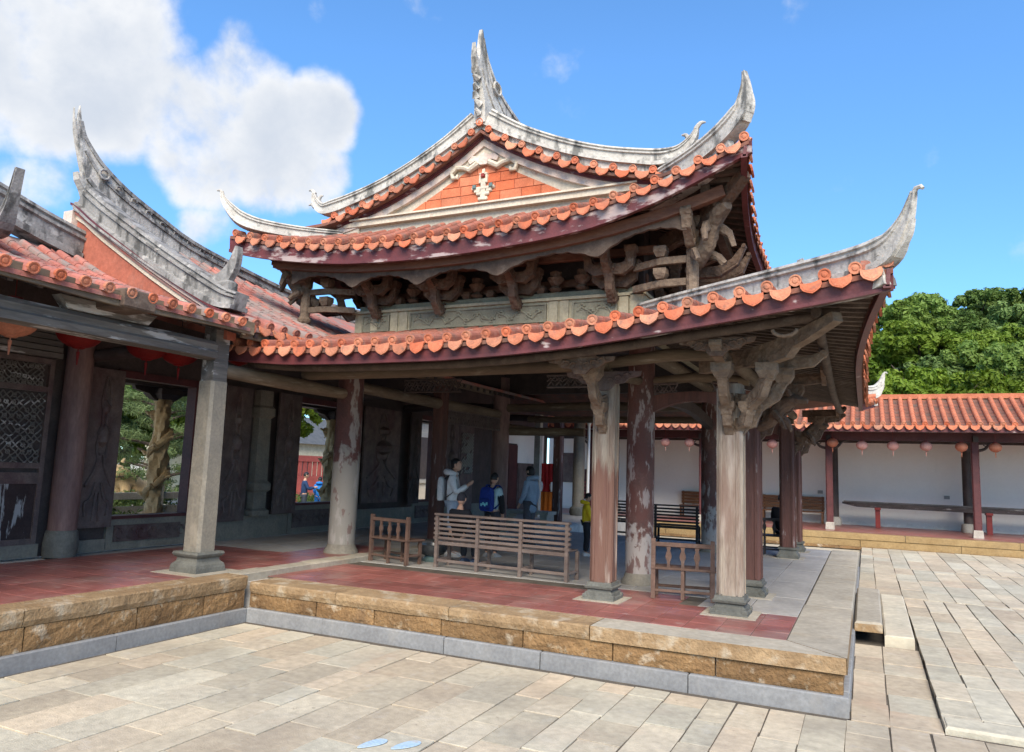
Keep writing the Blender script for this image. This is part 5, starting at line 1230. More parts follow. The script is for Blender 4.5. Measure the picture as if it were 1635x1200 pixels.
# red paper lanterns under the porch beam
def lantern(loc, m, r, label, group, squash=.8, tail=.16):
    t = thing('paper_lantern', label, 'lantern', loc, 0, group)
    b = MB(); n = 20; rs = []
    for i in range(11):
        a = math.pi*(i/10)*.86+.14*math.pi/2; z = -math.cos(a)*r*squash; q = math.sin(a)*r
        rs.append([V(q*(1+.018*math.cos(k*math.pi))*math.cos(2*math.pi*k/n), q*(1+.018*math.cos(k*math.pi))*math.sin(2*math.pi*k/n), z) for k in range(n)])
    b.rings(rs); link('lantern_shade', b.mesh('lantern_shade', m, True), t, local=True)
    c = MB(); c.lathe([(r*.3, r*squash*.93), (r*.32, r*squash*.98), (r*.3, r*squash*1.1), (.01, r*squash*1.12)], n=12); c.tube([V(0, 0, r*squash*1.05), V(0, 0, r*squash*1.05+.4)], .006, 5)
    link('lantern_cap', c.mesh('lantern_cap', 'redpaint' if m != 'lred' else 'dark'), t, local=True)
    f = MB(); f.lathe([(r*.27, -r*squash*.90), (r*.28, -r*squash*.97), (r*.2, -r*squash*1.03), (.008, -r*squash*1.05), (.007, -r*squash*1.16), (.02, -r*squash*1.2), (.014, -r*squash*1.2-tail*.5), (.008, -r*squash*1.2-tail)], n=10)
    link('lantern_tassel', f.mesh('lantern_tassel', m), t, local=True); return t
for i, (y, lab) in enumerate(((4.95, 'large faded orange-red paper lantern at the frame edge under the porch beam'), (5.75, 'red paper lantern hanging before the lattice door column'), (6.70, 'red paper lantern left of the pair beside the granite post'), (7.22, 'red paper lantern just left of the granite post'), (8.3, 'small red paper lantern right of the granite post under the pavilion eave'))):
    lantern((-8.62, y, 3.56 if i < 4 else 3.66), 'lorange' if i == 0 else 'lred', .27 if i < 4 else .20, lab, 'red lanterns under the hall porch')

# ---------------------------------------------------------------- corridor across the back
COR = thing('gallery', 'long white-walled gallery with orange tiled roof across the back of the court', 'gallery', (2, 28.7, 0))
def corridor():
    rng = random.Random(31); Y0 = 26.1; CZ = .455; XA, XB = -13.0, 13.0
    q = MB(); q.box(XA, XB, Y0+.12, 31.6, -.05, CZ-.03); base = q.build('plinth', 'mortar', COR)
    for z0, z1, m, lo, hi, dy in ((-.03, .05, 'brown', 1.5, 2.5, -.02), (.055, .27, 'yellowstone', 1.6, 2.8, .02), (.275, CZ, 'yellowstone', 2.2, 3.4, .0)):
        xs = split_run(XA, XB, lo, hi, rng)
        for a, b in zip(xs, xs[1:]): slab(a+.005, b-.005, Y0+dy, Y0+.5, z0, z1, .012, .006, rng).build('plinth_stone', m, base)
    y = Y0+.51
    q = MB(); q.box(XA, XB, y, 31.3, .40, CZ-.004); q.build('floor', 'redtile', base)
    w = MB(); w.box(XA, XB, 31.3, 31.55, 0, 4.6); w.build('wall', 'white', COR)
    for x in (-9.6, -5.38, -1.12, 3.14, 7.4, 11.6):
        c = MB(); k = .11; c.rings([[V(x+u*k, 27.6+v*k, z) for u, v in ((-1, -.7), (-.7, -1), (.7, -1), (1, -.7), (1, .7), (.7, 1), (-.7, 1), (-1, .7))] for z in (CZ+.22, 3.6)]); cc = c.build('gallery_column', 'darkred' if x != 3.14 else 'darkred', COR)
        c = MB(); c.lathe([(.14, 0), (.13, .22), (.115, .24)], (x, 27.6, CZ), sq=4); c.build('column_base', 'palestone', cc)
        c = MB(); c.lathe([(.15, .3), (.15, 3.3)], (x+.05, 30.35, CZ), 14); cc = c.build('inner_column', 'dark', COR, True)
        c = MB(); c.lathe([(.22, 0), (.24, .1), (.22, .26), (.16, .31)], (x+.05, 30.35, CZ), 14); c.build('column_base', 'palestone', cc, True)
        b = MB()
        for s in (-1, 1):
            b.tube(catmull([V(x+s*.1, 27.6, 3.18), V(x+s*.28, 27.6, 3.24), V(x+s*.42, 27.6, 3.40), V(x+s*.62, 27.6, 3.46), V(x+s*.8, 27.6, 3.52)], 3), cat1([.05, .045, .04, .03, .02], 3), 7)
            b.tube([V(x+s*(.3+.06*math.cos(t)), 27.6, 3.38+.06*math.sin(t)) for t in (0, 1.2, 2.4, 3.6, 4.8)], .018, 6)
        b.build('column_spandrel', 'dark', cc)
        b = MB(); b.bar([V(x, 27.2, 3.52), V(x, 31.3, 3.7)], .14, .18, (1, 0, 0)); b.build('cross_beam', 'dark', COR)
    q = MB(); q.box(XA, XB, 27.5, 27.68, 3.46, 3.74); q.build('gallery_beam', 'darkred', COR)
    q = MB(); q.box(XA, XB, 30.25, 30.4, 3.5, 3.74); q.build('gallery_beam', 'dark', COR)
    for y in (27.0, 29.0):
        q = MB(); q.tube([V(XA, y, 3.80+(y-27)*.3), V(XB, y, 3.80+(y-27)*.3)], .07, 8); q.build('purlin', 'wood', COR)
    rz = lambda d: 3.93+d*.36+d*d*.03
    d = MB(); d.grid(lambda u, v: V(lerp(XA, XB, u), 26.22+2.42*v, rz(2.42*v)-.06), 4, 5, (0, 0, -.05)); d.grid(lambda u, v: V(lerp(XA, XB, u), 31.9-3.26*v, rz(2.42*v)-.06), 4, 5, (0, 0, -.05))
    roof = d.build('gallery_roof', 'deck', COR)
    x = XA+.1
    while x < XB:
        vis = -8 < x < 6.5
        barrel([V(x, 26.2+t, rz(t)) for t in ((0, .6, 1.2, 1.8, 2.4) if vis else (0, 2.4))], .075, 'barrelclean', 'terracotta', roof)
        xm = x+.146; o = drip(V(xm, 26.17, rz(0)-.045), (0, -1), roof); o.scale = (1.18, 1, 1.2)
        # pan tile courses between the cover rows
        if vis:
            m = MB(); n = 8
            for k in range(n):
                a, b = 2.4*k/n, 2.4*(k+1)/n+.02; w_ = .085
                m.rings([[V(xm-w_, 26.2+a, rz(a)-.02), V(xm, 26.2+a, rz(a)-.045), V(xm+w_, 26.2+a, rz(a)-.02), V(xm+w_, 26.2+a, rz(a)-.05), V(xm-w_, 26.2+a, rz(a)-.05)], [V(xm-w_, 26.2+b, rz(b)-.035), V(xm, 26.2+b, rz(b)-.06), V(xm+w_, 26.2+b, rz(b)-.035), V(xm+w_, 26.2+b, rz(b)-.07), V(xm-w_, 26.2+b, rz(b)-.07)]])
            m.build('pan_tile', 'deck', roof)
        x += .292
    xs = [XA, XB]; q = MB(); q.bar([V(XA, 28.66, rz(2.42)+.05), V(XB, 28.66, rz(2.42)+.05)], .2, .16); q.build('roof_ridge', 'barrelclean', roof)
    q = MB(); q.box(XA, XB, 26.24, 26.28, rz(0)-.25, rz(0)-.085); q.build('fascia', 'fascia', roof)
    q = MB(); q.box(XA, XB, 26.28, 27.6, rz(0)-.13, rz(0)-.10); q.build('soffit', 'dark', roof)
    # far wall niche with an arched doorway, notice boards and conduits
    q = MB(); pts = [(-.55, 0), (.55, 0), (.55, 1.6)]+[(.55*math.cos(t), 1.6+.55*math.sin(t)) for t in [i*math.pi/8 for i in range(1, 8)]]+[(-.55, 1.6)]
    q.prism(pts, lambda u, v, dd: V(-10.35+u, dd, CZ+v), 31.295, 31.24); arch = q.build('arched_doorway', 'darkred', COR)
    q = MB(); q.prism([(u*.78, v*.92+.02) for u, v in pts], lambda u, v, dd: V(-10.35+u, dd, CZ+v), 31.245, 31.22); q.build('door_recess', 'white', arch)
    for a, b, c, d_, m in ((-11.5, -11.1, .9, 2.2, 'darkred'), (-12.5, -11.7, 1.6, 2.9, 'darkcarve')):
        q = MB(); q.box(a, b, 31.24, 31.3, c, d_); o = q.build('wall_board', m, COR)
        if m == 'darkred':
            for k in range(5):
                for j in range(2): s = MB(); s.obox((a+.12+.15*j, 31.237, c+.12+.15*k), (.09, .004, .08)); s.build('board_mark', 'farred', o)
    for x, z in ((-1.6, 1.63), (2.64, 1.62)):
        q = MB(); q.box(x-.09, x+.09, 31.27, 31.3, z-.06, z+.06); q.build('wall_socket', 'metal', COR)
corridor()
LNT = [(-6.62, 'pink lantern, left of the pair seen between the two round pavilion columns'), (-5.75, 'pink lantern, right of the pair seen between the two round pavilion columns'), (-2.9, 'pink lantern seen between the right-hand pavilion posts'), (-.98, 'orange lantern before the gallery column nearest the pavilion'), (-.09, 'leftmost of the three pink lanterns between the two gallery columns'), (.82, 'middle of the three pink lanterns between the two gallery columns'), (1.76, 'rightmost of the three pink lanterns between the two gallery columns'), (2.73, 'orange lantern against the dark inner gallery column at right'), (3.63, 'rightmost orange lantern under the gallery eave')]
for x, lab in LNT: lantern((x, 27.05, 3.27 if x != -.98 else 3.34), 'lorange' if 'orange' in lab else 'lpink', .175, lab, 'lanterns along the gallery', .86, .14)

# ---------------------------------------------------------------- things in the gallery
def long_timber():
    t = thing('long_boat_timber', 'long black weathered boat-shaped timber lying on red trestles along the white wall', 'timber', (2.1, 30.0, .455))
    b = MB(); n = 30; rs = []
    for i in range(n+1):
        u = i/n; x = lerp(-.8, 6.4, u); e = min(1, u*14, (1-u)*8+.15); z = 1.27-.015*math.sin(u*3); w = .16*e
        rs.append([V(x, 30.0-w*.5, z-.10*e), V(x, 30.0+w*.5, z-.10*e), V(x, 30.0+w, z+.05), V(x, 30.0+w*.85, z+.07), V(x, 30.0-w*.85, z+.07), V(x, 30.0-w, z+.05)])
    b.rings(rs); b.build('hull', 'oldpaint', t)
    for s in (-1, 1):
        b = MB(); b.bar([V(-.75, 30.0+s*.15, 1.35), V(6.2, 30.0+s*.15, 1.35)], .03, .045); b.build('gunwale', 'oldpaint', t)
    for i in range(12):
        x = -.4+i*.55; b = MB(); b.box(x-.09, x+.09, 29.88, 30.12, 1.335, 1.36); b.build('thwart', 'oldpaint', t)
    for x in (.36, 3.75, 5.9):
        b = MB(); b.box(x-.08, x+.08, 29.9, 30.1, .455, 1.15); b.box(x-.1, x+.1, 29.8, 30.2, 1.10, 1.18); b.build('trestle', 'redpaint', t)
long_timber()
def wall_bench(x0, x1, label):
    t = thing('wall_bench', label, 'bench', ((x0+x1)/2, 30.7, .455), 0, 'varnished benches along the gallery wall'); L = x1-x0
    def P(nm, *a): m = MB(); m.box(*a); link(nm, m.mesh(nm, 'orangebench'), t, local=True)
    for k in range(4): P('back_slat', -L/2, L/2, .34, .37, .50+.125*k, .61+.125*k)
    P('seat', -L/2, L/2, -.12, .34, .40, .44)
    for s in (-1, 0, 1): P('leg', s*(L/2-.06)-.035, s*(L/2-.06)+.035, -.1, -.03, 0, .40); P('back_post', s*(L/2-.06)-.035, s*(L/2-.06)+.035, .37, .42, 0, 1.0)
wall_bench(-3.7, -1.45, 'varnished orange-brown bench against the gallery wall behind the right-hand posts'); wall_bench(-6.9, -4.7, 'varnished brown bench against the gallery wall between the round columns')

# ---------------------------------------------------------------- benches in the pavilion
def slat_bench(label, loc, rz, L, bays, m, H=.83, nsl=5, group=None):
    t = thing('slat_bench', label, 'bench', loc, rz, group)
    def P(nm, *a): q = MB(); q.box(*a, .006); link(nm, q.mesh(nm, m), t, local=True)
    for i in range(bays+1):
        x = L*i/bays; P('back_post', x-.026, x+.026, -.03, .028, 0, H-.02); P('front_leg', x-.024, x+.024, .335, .385, 0, .41)
        P('side_stretcher', x-.018, x+.018, .03, .335, .10, .14)
    P('top_rail', -.04, L+.04, -.045, .05, H-.02, H+.015)
    for i in range(bays):
        a, b = L*i/bays+.028, L*(i+1)/bays-.028
        for k in range(nsl): z = H-.10-k*.073; P('back_slat', a, b, -.005, .018, z, z+.042)
        P('seat_board', a-.02, b+.02, .03, .20, .412, .437); P('seat_board', a-.02, b+.02, .21, .40, .412, .437); P('seat_rail', a, b, -.015, .02, .355, .41)
        P('stretcher', a, b, -.02, .015, .09, .135)
    for k in range(nsl):
        z = H-.10-k*.073; P('end_slat', -.05, -.028, -.03, .03, z, z+.042); P('end_slat', L+.028, L+.05, -.03, .03, z, z+.042)
    return t
slat_bench('long grey weathered slat bench standing at the front of the pavilion', (-6.17, 10.33, PZ), math.atan2(-.17, 2.29), 2.28, 3, 'benchwood')
slat_bench('dark slat bench beyond the round columns, its back to the court', (-4.45, 17.3, PZ), .05, .95, 1, 'darkbench', .88, 6)
slat_bench('dark slat bench half hidden left of the front round column', (-6.1, 18.3, PZ), .02, .75, 1, 'darkbench', .88, 6)
def spindle_bench(label, loc, rz, L, m='spindlewood', H=.76):
    t = thing('spindle_bench', label, 'bench', loc, rz, 'spindle back benches')
    def P(nm, *a): q = MB(); q.box(*a, .006); link(nm, q.mesh(nm, m), t, local=True)
    for x in (0, L): P('back_post', x-.027, x+.027, -.027, .027, 0, H)
    P('back_leg', L/2-.022, L/2+.022, -.022, .022, 0, .37)
    for x in (.02, L/2, L-.02): P('front_leg', x-.022, x+.022, .29, .334, 0, .37)
    P('top_rail', .027, L-.027, -.02, .02, H-.10, H-.045); P('seat', -.03, L+.04, -.035, .36, .37, .40)
    P('back_stretcher', 0, L, -.016, .016, .09, .125); P('front_stretcher', 0, L, .30, .33, .11, .145)
    for x in (0, L): P('side_stretcher', x-.016, x+.016, .02, .3, .13, .165)
    for i in range(3):
        x = L*(.26+.24*i); q = MB(); z0, z1 = .40, H-.10; h = z1-z0
        prof = [(.026, 0), (.018, .12), (.020, .3), (.040, .5), (.034, .66), (.018, .82), (.026, .92), (.026, 1)]
        rs = [[V(x-w, -.012, z0+h*k), V(x+w, -.012, z0+h*k), V(x+w, .012, z0+h*k), V(x-w, .012, z0+h*k)] for w, k in prof]; q.rings(rs); link('vase_splat', q.mesh('vase_splat', m), t, local=True)
    return t
spindle_bench('small vase-splat bench between the two front posts', (-2.50, 9.63, PZ), .17, .74)
spindle_bench('small vase-splat bench beside the peeling round column at the terrace step', (-7.42, 10.32, PZ), -.22, .84)
spindle_bench('vase-splat bench half hidden by the far right-hand post', (-2.35, 16.6, PZ), .1, .8, 'darkbench', .8)
# dark glazed bowl on a green foot
t = thing('glazed_bowl', 'dark glazed water bowl on a green foot behind the slat bench', 'bowl', (-6.62, 10.95, PZ+.001))
q = MB(); q.lathe([(.16, 0), (.17, .03), (.13, .07), (.12, .09)], n=20); link('bowl_foot', q.mesh('bowl_foot', 'celadon', True), t, local=True)
q = MB(); q.lathe([(.12, .09), (.20, .12), (.25, .20), (.255, .27), (.235, .28), (.22, .22), (.1, .14), (.01, .13)], n=24); link('bowl_body', q.mesh('bowl_body', 'ceramic', True), t, local=True)
# back corner of the terrace: stone column, pale post, downpipe, red altar
def back_corner():
    c = MB(); c.lathe([(.20, .3), (.205, 1.5), (.19, 3.7)], (-9.0, 24.4, TZ), 18); col = c.build('round_column', 'granite', HALL, True)
    c = MB(); c.lathe([(.26, 0), (.3, .1), (.28, .25), (.21, .31)], (-9.0, 24.4, TZ), 18); c.build('column_base', 'darkstone', col, True)
    c = MB(); c.box(-9.75, -9.55, 22.2, 22.4, TZ, 4.2); c.build('pale_post', 'palestone', HALL)
    c = MB(); c.tube([V(-8.62, 24.3, TZ), V(-8.62, 24.3, 3.7)], .05, 10); c.lathe([(.05, 3.1), (.16, 3.4), (.16, 3.45)], (-8.62, 24.3, TZ), 10); c.build('downpipe', 'white', HALL, True)
    t = thing('altar', 'red draped altar with orange lower cloth behind the woman', 'altar', (-10.3, 24.9, TZ))
    m = MB(); m.box(-.35, .35, -.25, .25, 0, .72); link('altar_table', m.mesh('altar_table', 'darkred'), t, local=True)
    def cloth(nm, z0, z1, y, c, w=.36):
        q = MB(); q.grid(lambda u, v: V(lerp(-w, w, u), y+.015*math.sin(u*25), lerp(z0, z1, v)), 24, 3, (0, .01, 0)); link(nm, q.mesh(nm, fabric(c)), t, local=True)
    cloth('orange_cloth', .02, .74, -.28, (.62, .16, .02)); cloth('red_banner', .76, 1.75, -.22, (.55, .03, .03), .3)
    m = MB(); m.box(-.36, .36, -.26, .26, .72, .76); link('altar_top', m.mesh('altar_top', 'redpaint'), t, local=True)
    for s in (-.2, .2): m = MB(); m.lathe([(.03, .76), (.06, .85), (.07, 1.0), (.03, 1.1)], (s, -.26, 0), 12); link('altar_vase', m.mesh('altar_vase', 'white', True), t, local=True)
    t = thing('offering_table', 'low pale stone table behind the boy with the blue backpack', 'table', (-8.2, 18.4, TZ if False else PZ))
    m = MB(); m.box(-.7, .7, -.3, .3, .42, .5); link('table_top', m.mesh('table_top', 'palestone'), t, local=True)
    for s in (-1, 1): m = MB(); m.box(s*.55-.1, s*.55+.1, -.25, .25, 0, .42); link('table_leg', m.mesh('table_leg', 'palestone'), t, local=True)
back_corner()

# ---------------------------------------------------------------- people
def skinned(name, verts, edges, rads, m, parent, sub=2):
    """grows one continuous surface round a jointed skeleton"""
    me = bpy.data.meshes.new(name); me.from_pydata([tuple(v) for v in verts], edges, []); o = bpy.data.objects.new(name, me); COL.objects.link(o)
    md = o.modifiers.new('Skin', 'SKIN'); sv = me.skin_vertices[0].data
    for i, r in enumerate(rads):
        sv[i].radius = r if isinstance(r, tuple) else (r, r); sv[i].use_root = (i == 0)
    md.use_smooth_shade = True; ms = o.modifiers.new('Sub', 'SUBSURF'); ms.levels = ms.render_levels = sub
    dg = bpy.context.evaluated_depsgraph_get(); new = bpy.data.meshes.new_from_object(o.evaluated_get(dg)); new.name = name
    bpy.data.objects.remove(o); new.materials.clear(); new.materials.append(G[m] if isinstance(m, str) else m)
    new.polygons.foreach_set('use_smooth', [True]*len(new.polygons))
    return link(name, new, parent, local=True)
def person(label, loc, rz, H, top, legs, pose='stand', hairlen=0, arms=((.25, .0), (.25, .0)), headyaw=0, headpitch=0, hat=None, shorts=False, hood=False, longtop=0, sleeve=None, shoe=(.5, .5, .5), group=None, bulk=1.0):
    """local frame: faces +y; arms = (swing forward, bend) in radians"""
    t = thing('person', label, 'person', loc, rz, group); s = H/1.7
    sit = pose == 'sit'; hipz = .92*s if not sit else .50*s
    S = lambda x, y, z: V(x*s, y*s, z*s)
    hz_ = .92 if not sit else .49
    # joints
    pel = S(0, 0, hz_); wai = S(0, -.01, hz_+.16); che = S(0, 0, hz_+.36); nek = S(0, -.01, hz_+.53); hd = S(0, .02, hz_+.62)
    J = [pel, wai, che, nek, hd]; Rr = [.115*s, .105*s, .12*s, .052*s, .05*s]; E_ = [(0, 1), (1, 2), (2, 3), (3, 4)]
    def addv(p, r, prev): J.append(p); Rr.append(r*s); E_.append((prev, len(J)-1)); return len(J)-1
    armv, legv = [], []
    for k, sx in enumerate((-1, 1)):
        sw, bd = arms[k]
        sh = S(sx*.17, -.01, hz_+.46); i0 = addv(sh, .055, 2)
        el = sh+S(sx*.05, .27*math.sin(sw), -.27*math.cos(sw)); i1 = addv(el, .042, i0)
        wr = el+S(-sx*.02*(1+2*bd), .24*math.sin(sw+bd), -.24*math.cos(sw+bd)); i2 = addv(wr, .03, i1)
        hn = wr+(wr-el).normalized()*.07*s; i3 = addv(hn, .034, i2); fi = hn+(wr-el).normalized()*.07*s; i4 = addv(fi, .018, i3)
        th = hn+S(-sx*.03, .03, -.01); addv(th, .012, i3)
        armv.append((sh, el, wr))
        hp = S(sx*.09, 0, hz_-.04); j0 = addv(hp, .085, 0)
        if sit: kn = S(sx*.11, .42, hz_+.0); an = S(sx*.11, .42, .08); 
        else: kn = S(sx*.10, .02, .49); an = S(sx*.10, -.02, .08)
        j1 = addv(kn, .058, j0); j2 = addv(an, .038, j1); toe = an+S(0, .15, -.045); addv(toe, .032, j2); legv.append((hp, kn, an, toe))
    skinned('body', J, E_, Rr, 'skin', t, 1)
    # trousers
    b = bulk; P = [pel+V(0, 0, .12*s), legv[0][0], legv[1][0]]; rr = [.135*s*b, .105*s, .105*s]; ee = [(0, 1), (0, 2)]
    for k in range(2):
        hp, kn, an, _ = legv[k]; low = an if not shorts else kn+(an-kn)*.12
        if not shorts: P += [kn, an+V(0, 0, .02*s)]; rr += [.075*s, .062*s]; ee += [(1+k, len(P)-2), (len(P)-2, len(P)-1)]
        else: P += [low]; rr += [.09*s]; ee += [(1+k, len(P)-1)]
    skinned('trousers', P, ee, rr, legs, t, 1)
    # jacket with sleeves
    P = [che, wai, pel+V(0, 0, (-.05-.12*longtop)*s), nek-V(0, 0, .04*s)]; rr = [(.155*s*b, .135*s*b), (.15*s*b, .13*s*b), (.165*s*b, .14*s*b), .075*s]; ee = [(0, 1), (1, 2), (0, 3)]
    skn = sleeve or top
    for k in range(2):
        sh, el, wr = armv[k]; P += [sh, el] if sleeve else [sh, el, wr]; n = len(P)
        if sleeve: rr += [.078*s, .062*s]; ee += [(0, n-2), (n-2, n-1)]
        else: rr += [.078*s, .062*s, .05*s]; ee += [(0, n-3), (n-3, n-2), (n-2, n-1)]
    skinned('jacket', P, ee, rr, top, t, 1)
    if sleeve:
        for k in range(2):
            sh, el, wr = armv[k]; skinned('sleeve', [el.lerp(sh, .75), el, wr], [(0, 1), (1, 2)], [.082*s, .066*s, .052*s], sleeve, t, 1)
    # head with brow, nose, lips, chin and ears
    Rm = Matrix.Rotation(headyaw, 4, 'Z') @ Matrix.Rotation(headpitch, 4, 'X'); hc = hd+S(0, .01, .08)
    m = MB(); nu, nv = 20, 14; vs = []; fr = .105*s
    def hp_(a, e):
        x, y, z = math.cos(e)*math.sin(a), math.cos(e)*math.cos(a), math.sin(e); r = V(x*.78, y*.92, z*1.12)
        if z < 0: r.x *= 1+.25*z; r.y *= 1+.08*z
        f = max(0, y)
        if f > .85 and abs(x) < .2: r.y += (.20*math.exp(-((z+.12)/.16)**2)+.06*math.exp(-((z+.48)/.1)**2)+.05*math.exp(-((z-.22)/.1)**2))*(1-abs(x)/.2)
        if f > .6 and .2 < abs(x) < .5: r.y -= .06*math.exp(-((z-.05)/.12)**2)
        return r*fr
    rows = [[hp_(2*math.pi*i/nu, -math.pi/2+math.pi*(j+.5)/nv) for i in range(nu)] for j in range(nv)]
    m.rings([[hc+Rm @ p for p in r] for r in rows])
    for sx in (-1, 1): m.obox(hc+Rm @ (V(sx*.80, -.05, -.05)*fr), (.02*s, .035*s, .055*s), ch=.006)
    link('head', m.mesh('head', 'skin', True), t, local=True)
    for sx in (-1, 1):
        e = MB(); e.obox(hc+Rm @ (V(sx*.30, .86, .06)*fr), (.026*s, .012*s, .012*s), ch=.003); link('eye', e.mesh('eye', 'hair'), t, local=True)
    h = MB(); rows = []
    for j in range(10):
        e = math.pi/2-math.pi*(j+.3)/10*(.62+.1*hairlen); row = []
        for i in range(nu):
            a = 2*math.pi*i/nu; y = math.cos(a); p = hp_(a, max(e, -.5 if y < .3 else .28))*1.09
            if y >= .3 and e < .28: p = hp_(a, .28+.0*e)*1.07
            if hairlen and y < .35: p.z = min(p.z, math.sin(e)*fr*(1.1+.45*hairlen)); p.y -= .01*s*hairlen
            row.append(hc+Rm @ p)
        rows.append(row)
    h.rings(rows); link('hair' if not hat else 'cap', h.mesh('hair', hat or 'hair', True), t, local=True)
    if hat:
        v = MB(); v.grid(lambda u, w: hc+Rm @ (V(math.sin((u-.5)*1.9)*.85, math.cos((u-.5)*1.9)*(.85+.55*w), .38-.1*w)*fr), 8, 3, (0, 0, .008)); link('cap_brim', v.mesh('cap_brim', hat), t, local=True)
    if hood:
        q = MB(); q.tube([nek+V(.11*s*math.sin(a), -.02*s-.11*s*math.cos(a), (.02+.02*math.cos(a))*s) for a in [i*math.pi/6-math.pi*.75 for i in range(10)]], [.03*s, .045*s, .05*s, .055*s, .06*s, .06*s, .055*s, .05*s, .045*s, .03*s], 8); link('hood', q.mesh('hood', top, True), t, local=True)
    for k in range(2):
        an = legv[k][2]; q = MB(); w = .045*s
        rs = [[V(an.x+u*w, an.y+y*s, max(.0, z*s)) for u, z in ((-1, .0), (1, .0), (1, hh*.6), (.6, hh), (-.6, hh), (-1, hh*.6))] for y, hh in ((-.07, .07), (.0, .10), (.08, .075), (.16, .055), (.20, .03))]
        q.rings(rs); link('shoe', q.mesh('shoe', fabric(shoe)), t, local=True)
    return t
def backpack(label, loc, rz, w, h, d, col, trim, mark=None):
    """worn on the back: sits against local -y of its wearer"""
    t = thing('backpack', label, 'backpack', loc, rz)
    m = MB(); rs = []
    for z, k in ((0, .8), (.04, .98), (h*.5, 1), (h*.82, .95), (h*.95, .75), (h, .4)):
        rs.append([V(w/2*k*math.copysign(abs(math.cos(a))**.6, math.cos(a)), -d*.5+d/2*k*math.copysign(abs(math.sin(a))**.6, math.sin(a)), z) for a in [i*math.pi/8 for i in range(16)]])
    m.rings(rs); link('bag_body', m.mesh('bag_body', fabric(col), True), t, local=True)
    m = MB(); m.obox((0, -d*1.0, h*.3), (w*.72, d*.3, h*.45), ch=.025); link('front_pocket', m.mesh('front_pocket', fabric(trim)), t, local=True)
    for s in (-1, 1):
        m = MB(); m.bar(catmull([V(s*w*.3, .0, h*.9), V(s*w*.36, .1, h*1.08), V(s*w*.40, .22, h*.9), V(s*w*.42, .2, h*.45), V(s*w*.4, .02, h*.1)], 4), .045, .012, (1, 0, 0)); link('strap', m.mesh('strap', fabric(trim)), t, local=True)
    if mark:
        for k in range(4): m = MB(); m.obox((-.06+.04*k, -d*1.16, h*(.26+.05*(k % 2))), (.035, .006, .05), ch=.002); link('pocket_print', m.mesh('pocket_print', fabric(mark)), t, local=True)
    return t
F = fabric
person('boy in white hoodie and plaid shorts looking up beside the dark square post', (-6.72, 11.75, PZ), R(-70), 1.70, F((.66, .66, .66)), F((.30, .36, .45)), headpitch=R(28), shorts=True, hood=True, arms=((.25, 2.0), (.3, 1.9)), shoe=(.6, .6, .6))
backpack('white and black backpack worn by the boy in the white hoodie', (-6.86, 11.68, PZ+.98), R(-70), .28, .42, .13, (.6, .6, .6), (.03, .03, .03))
person('child in black top and dark cap sitting on the slat bench, seen from behind', (-5.93, 10.62, PZ+.02), R(2), 1.50, F((.012, .013, .018)), F((.05, .05, .06)), 'sit', hat=F((.03, .03, .04)), arms=((.5, .6), (.5, .6)), shoe=(.14, .18, .26))
person('boy in pale tee with black sleeves facing away, wearing a blue backpack', (-6.12, 12.15, PZ), R(-8), 1.47, F((.42, .56, .58)), F((.03, .03, .04)), sleeve=F((.015, .015, .018)), arms=((.1, .25), (.1, .25)), shoe=(.3, .3, .3))
backpack('royal blue backpack with pale print on the boy facing away', (-6.14, 12.03, PZ+.82), R(-8), .29, .43, .13, (.012, .035, .22), (.010, .03, .17), (.2, .6, .65))
person('woman in long grey-blue hooded coat with a black bob facing left', (-6.42, 14.5, PZ), R(80), 1.62, F((.28, .36, .47)), F((.10, .10, .12)), hairlen=1, hood=True, longtop=1.6, arms=((.1, .5), (-.1, .3)), shoe=(.1, .1, .1), bulk=1.12)
person('small child in bright yellow jacket and black trousers beside the front post', (-4.83, 13.6, PZ), R(-60), 1.15, F((.80, .53, .02)), F((.02, .02, .025)), hood=True, arms=((.2, .4), (.2, .4)), shoe=(.5, .5, .5), bulk=1.1)
person('person in black sitting on the half hidden bench by the far post', (-1.64, 17.0, PZ+.02), R(-10), 1.62, F((.015, .015, .02)), F((.03, .03, .04)), 'sit', arms=((.5, .7), (.5, .7)))
person('man in dark navy jacket standing in the garden seen through the middle window', (-18.0, 20.85, .02), R(-40), 1.66, F((.02, .05, .13)), F((.04, .05, .07)), arms=((.4, 1.4), (.4, 1.4)))
person('person in bright blue coat in the garden seen beside the dragon column', (-18.0, 21.65, .02), R(30), 1.50, F((.02, .20, .62)), F((.02, .16, .5)), hood=True, arms=((.3, .8), (.3, .8)))
person('child in purple seen at the edge of the middle window', (-18.2, 20.35, .02), R(20), 1.15, F((.13, .06, .13)), F((.02, .02, .03)))

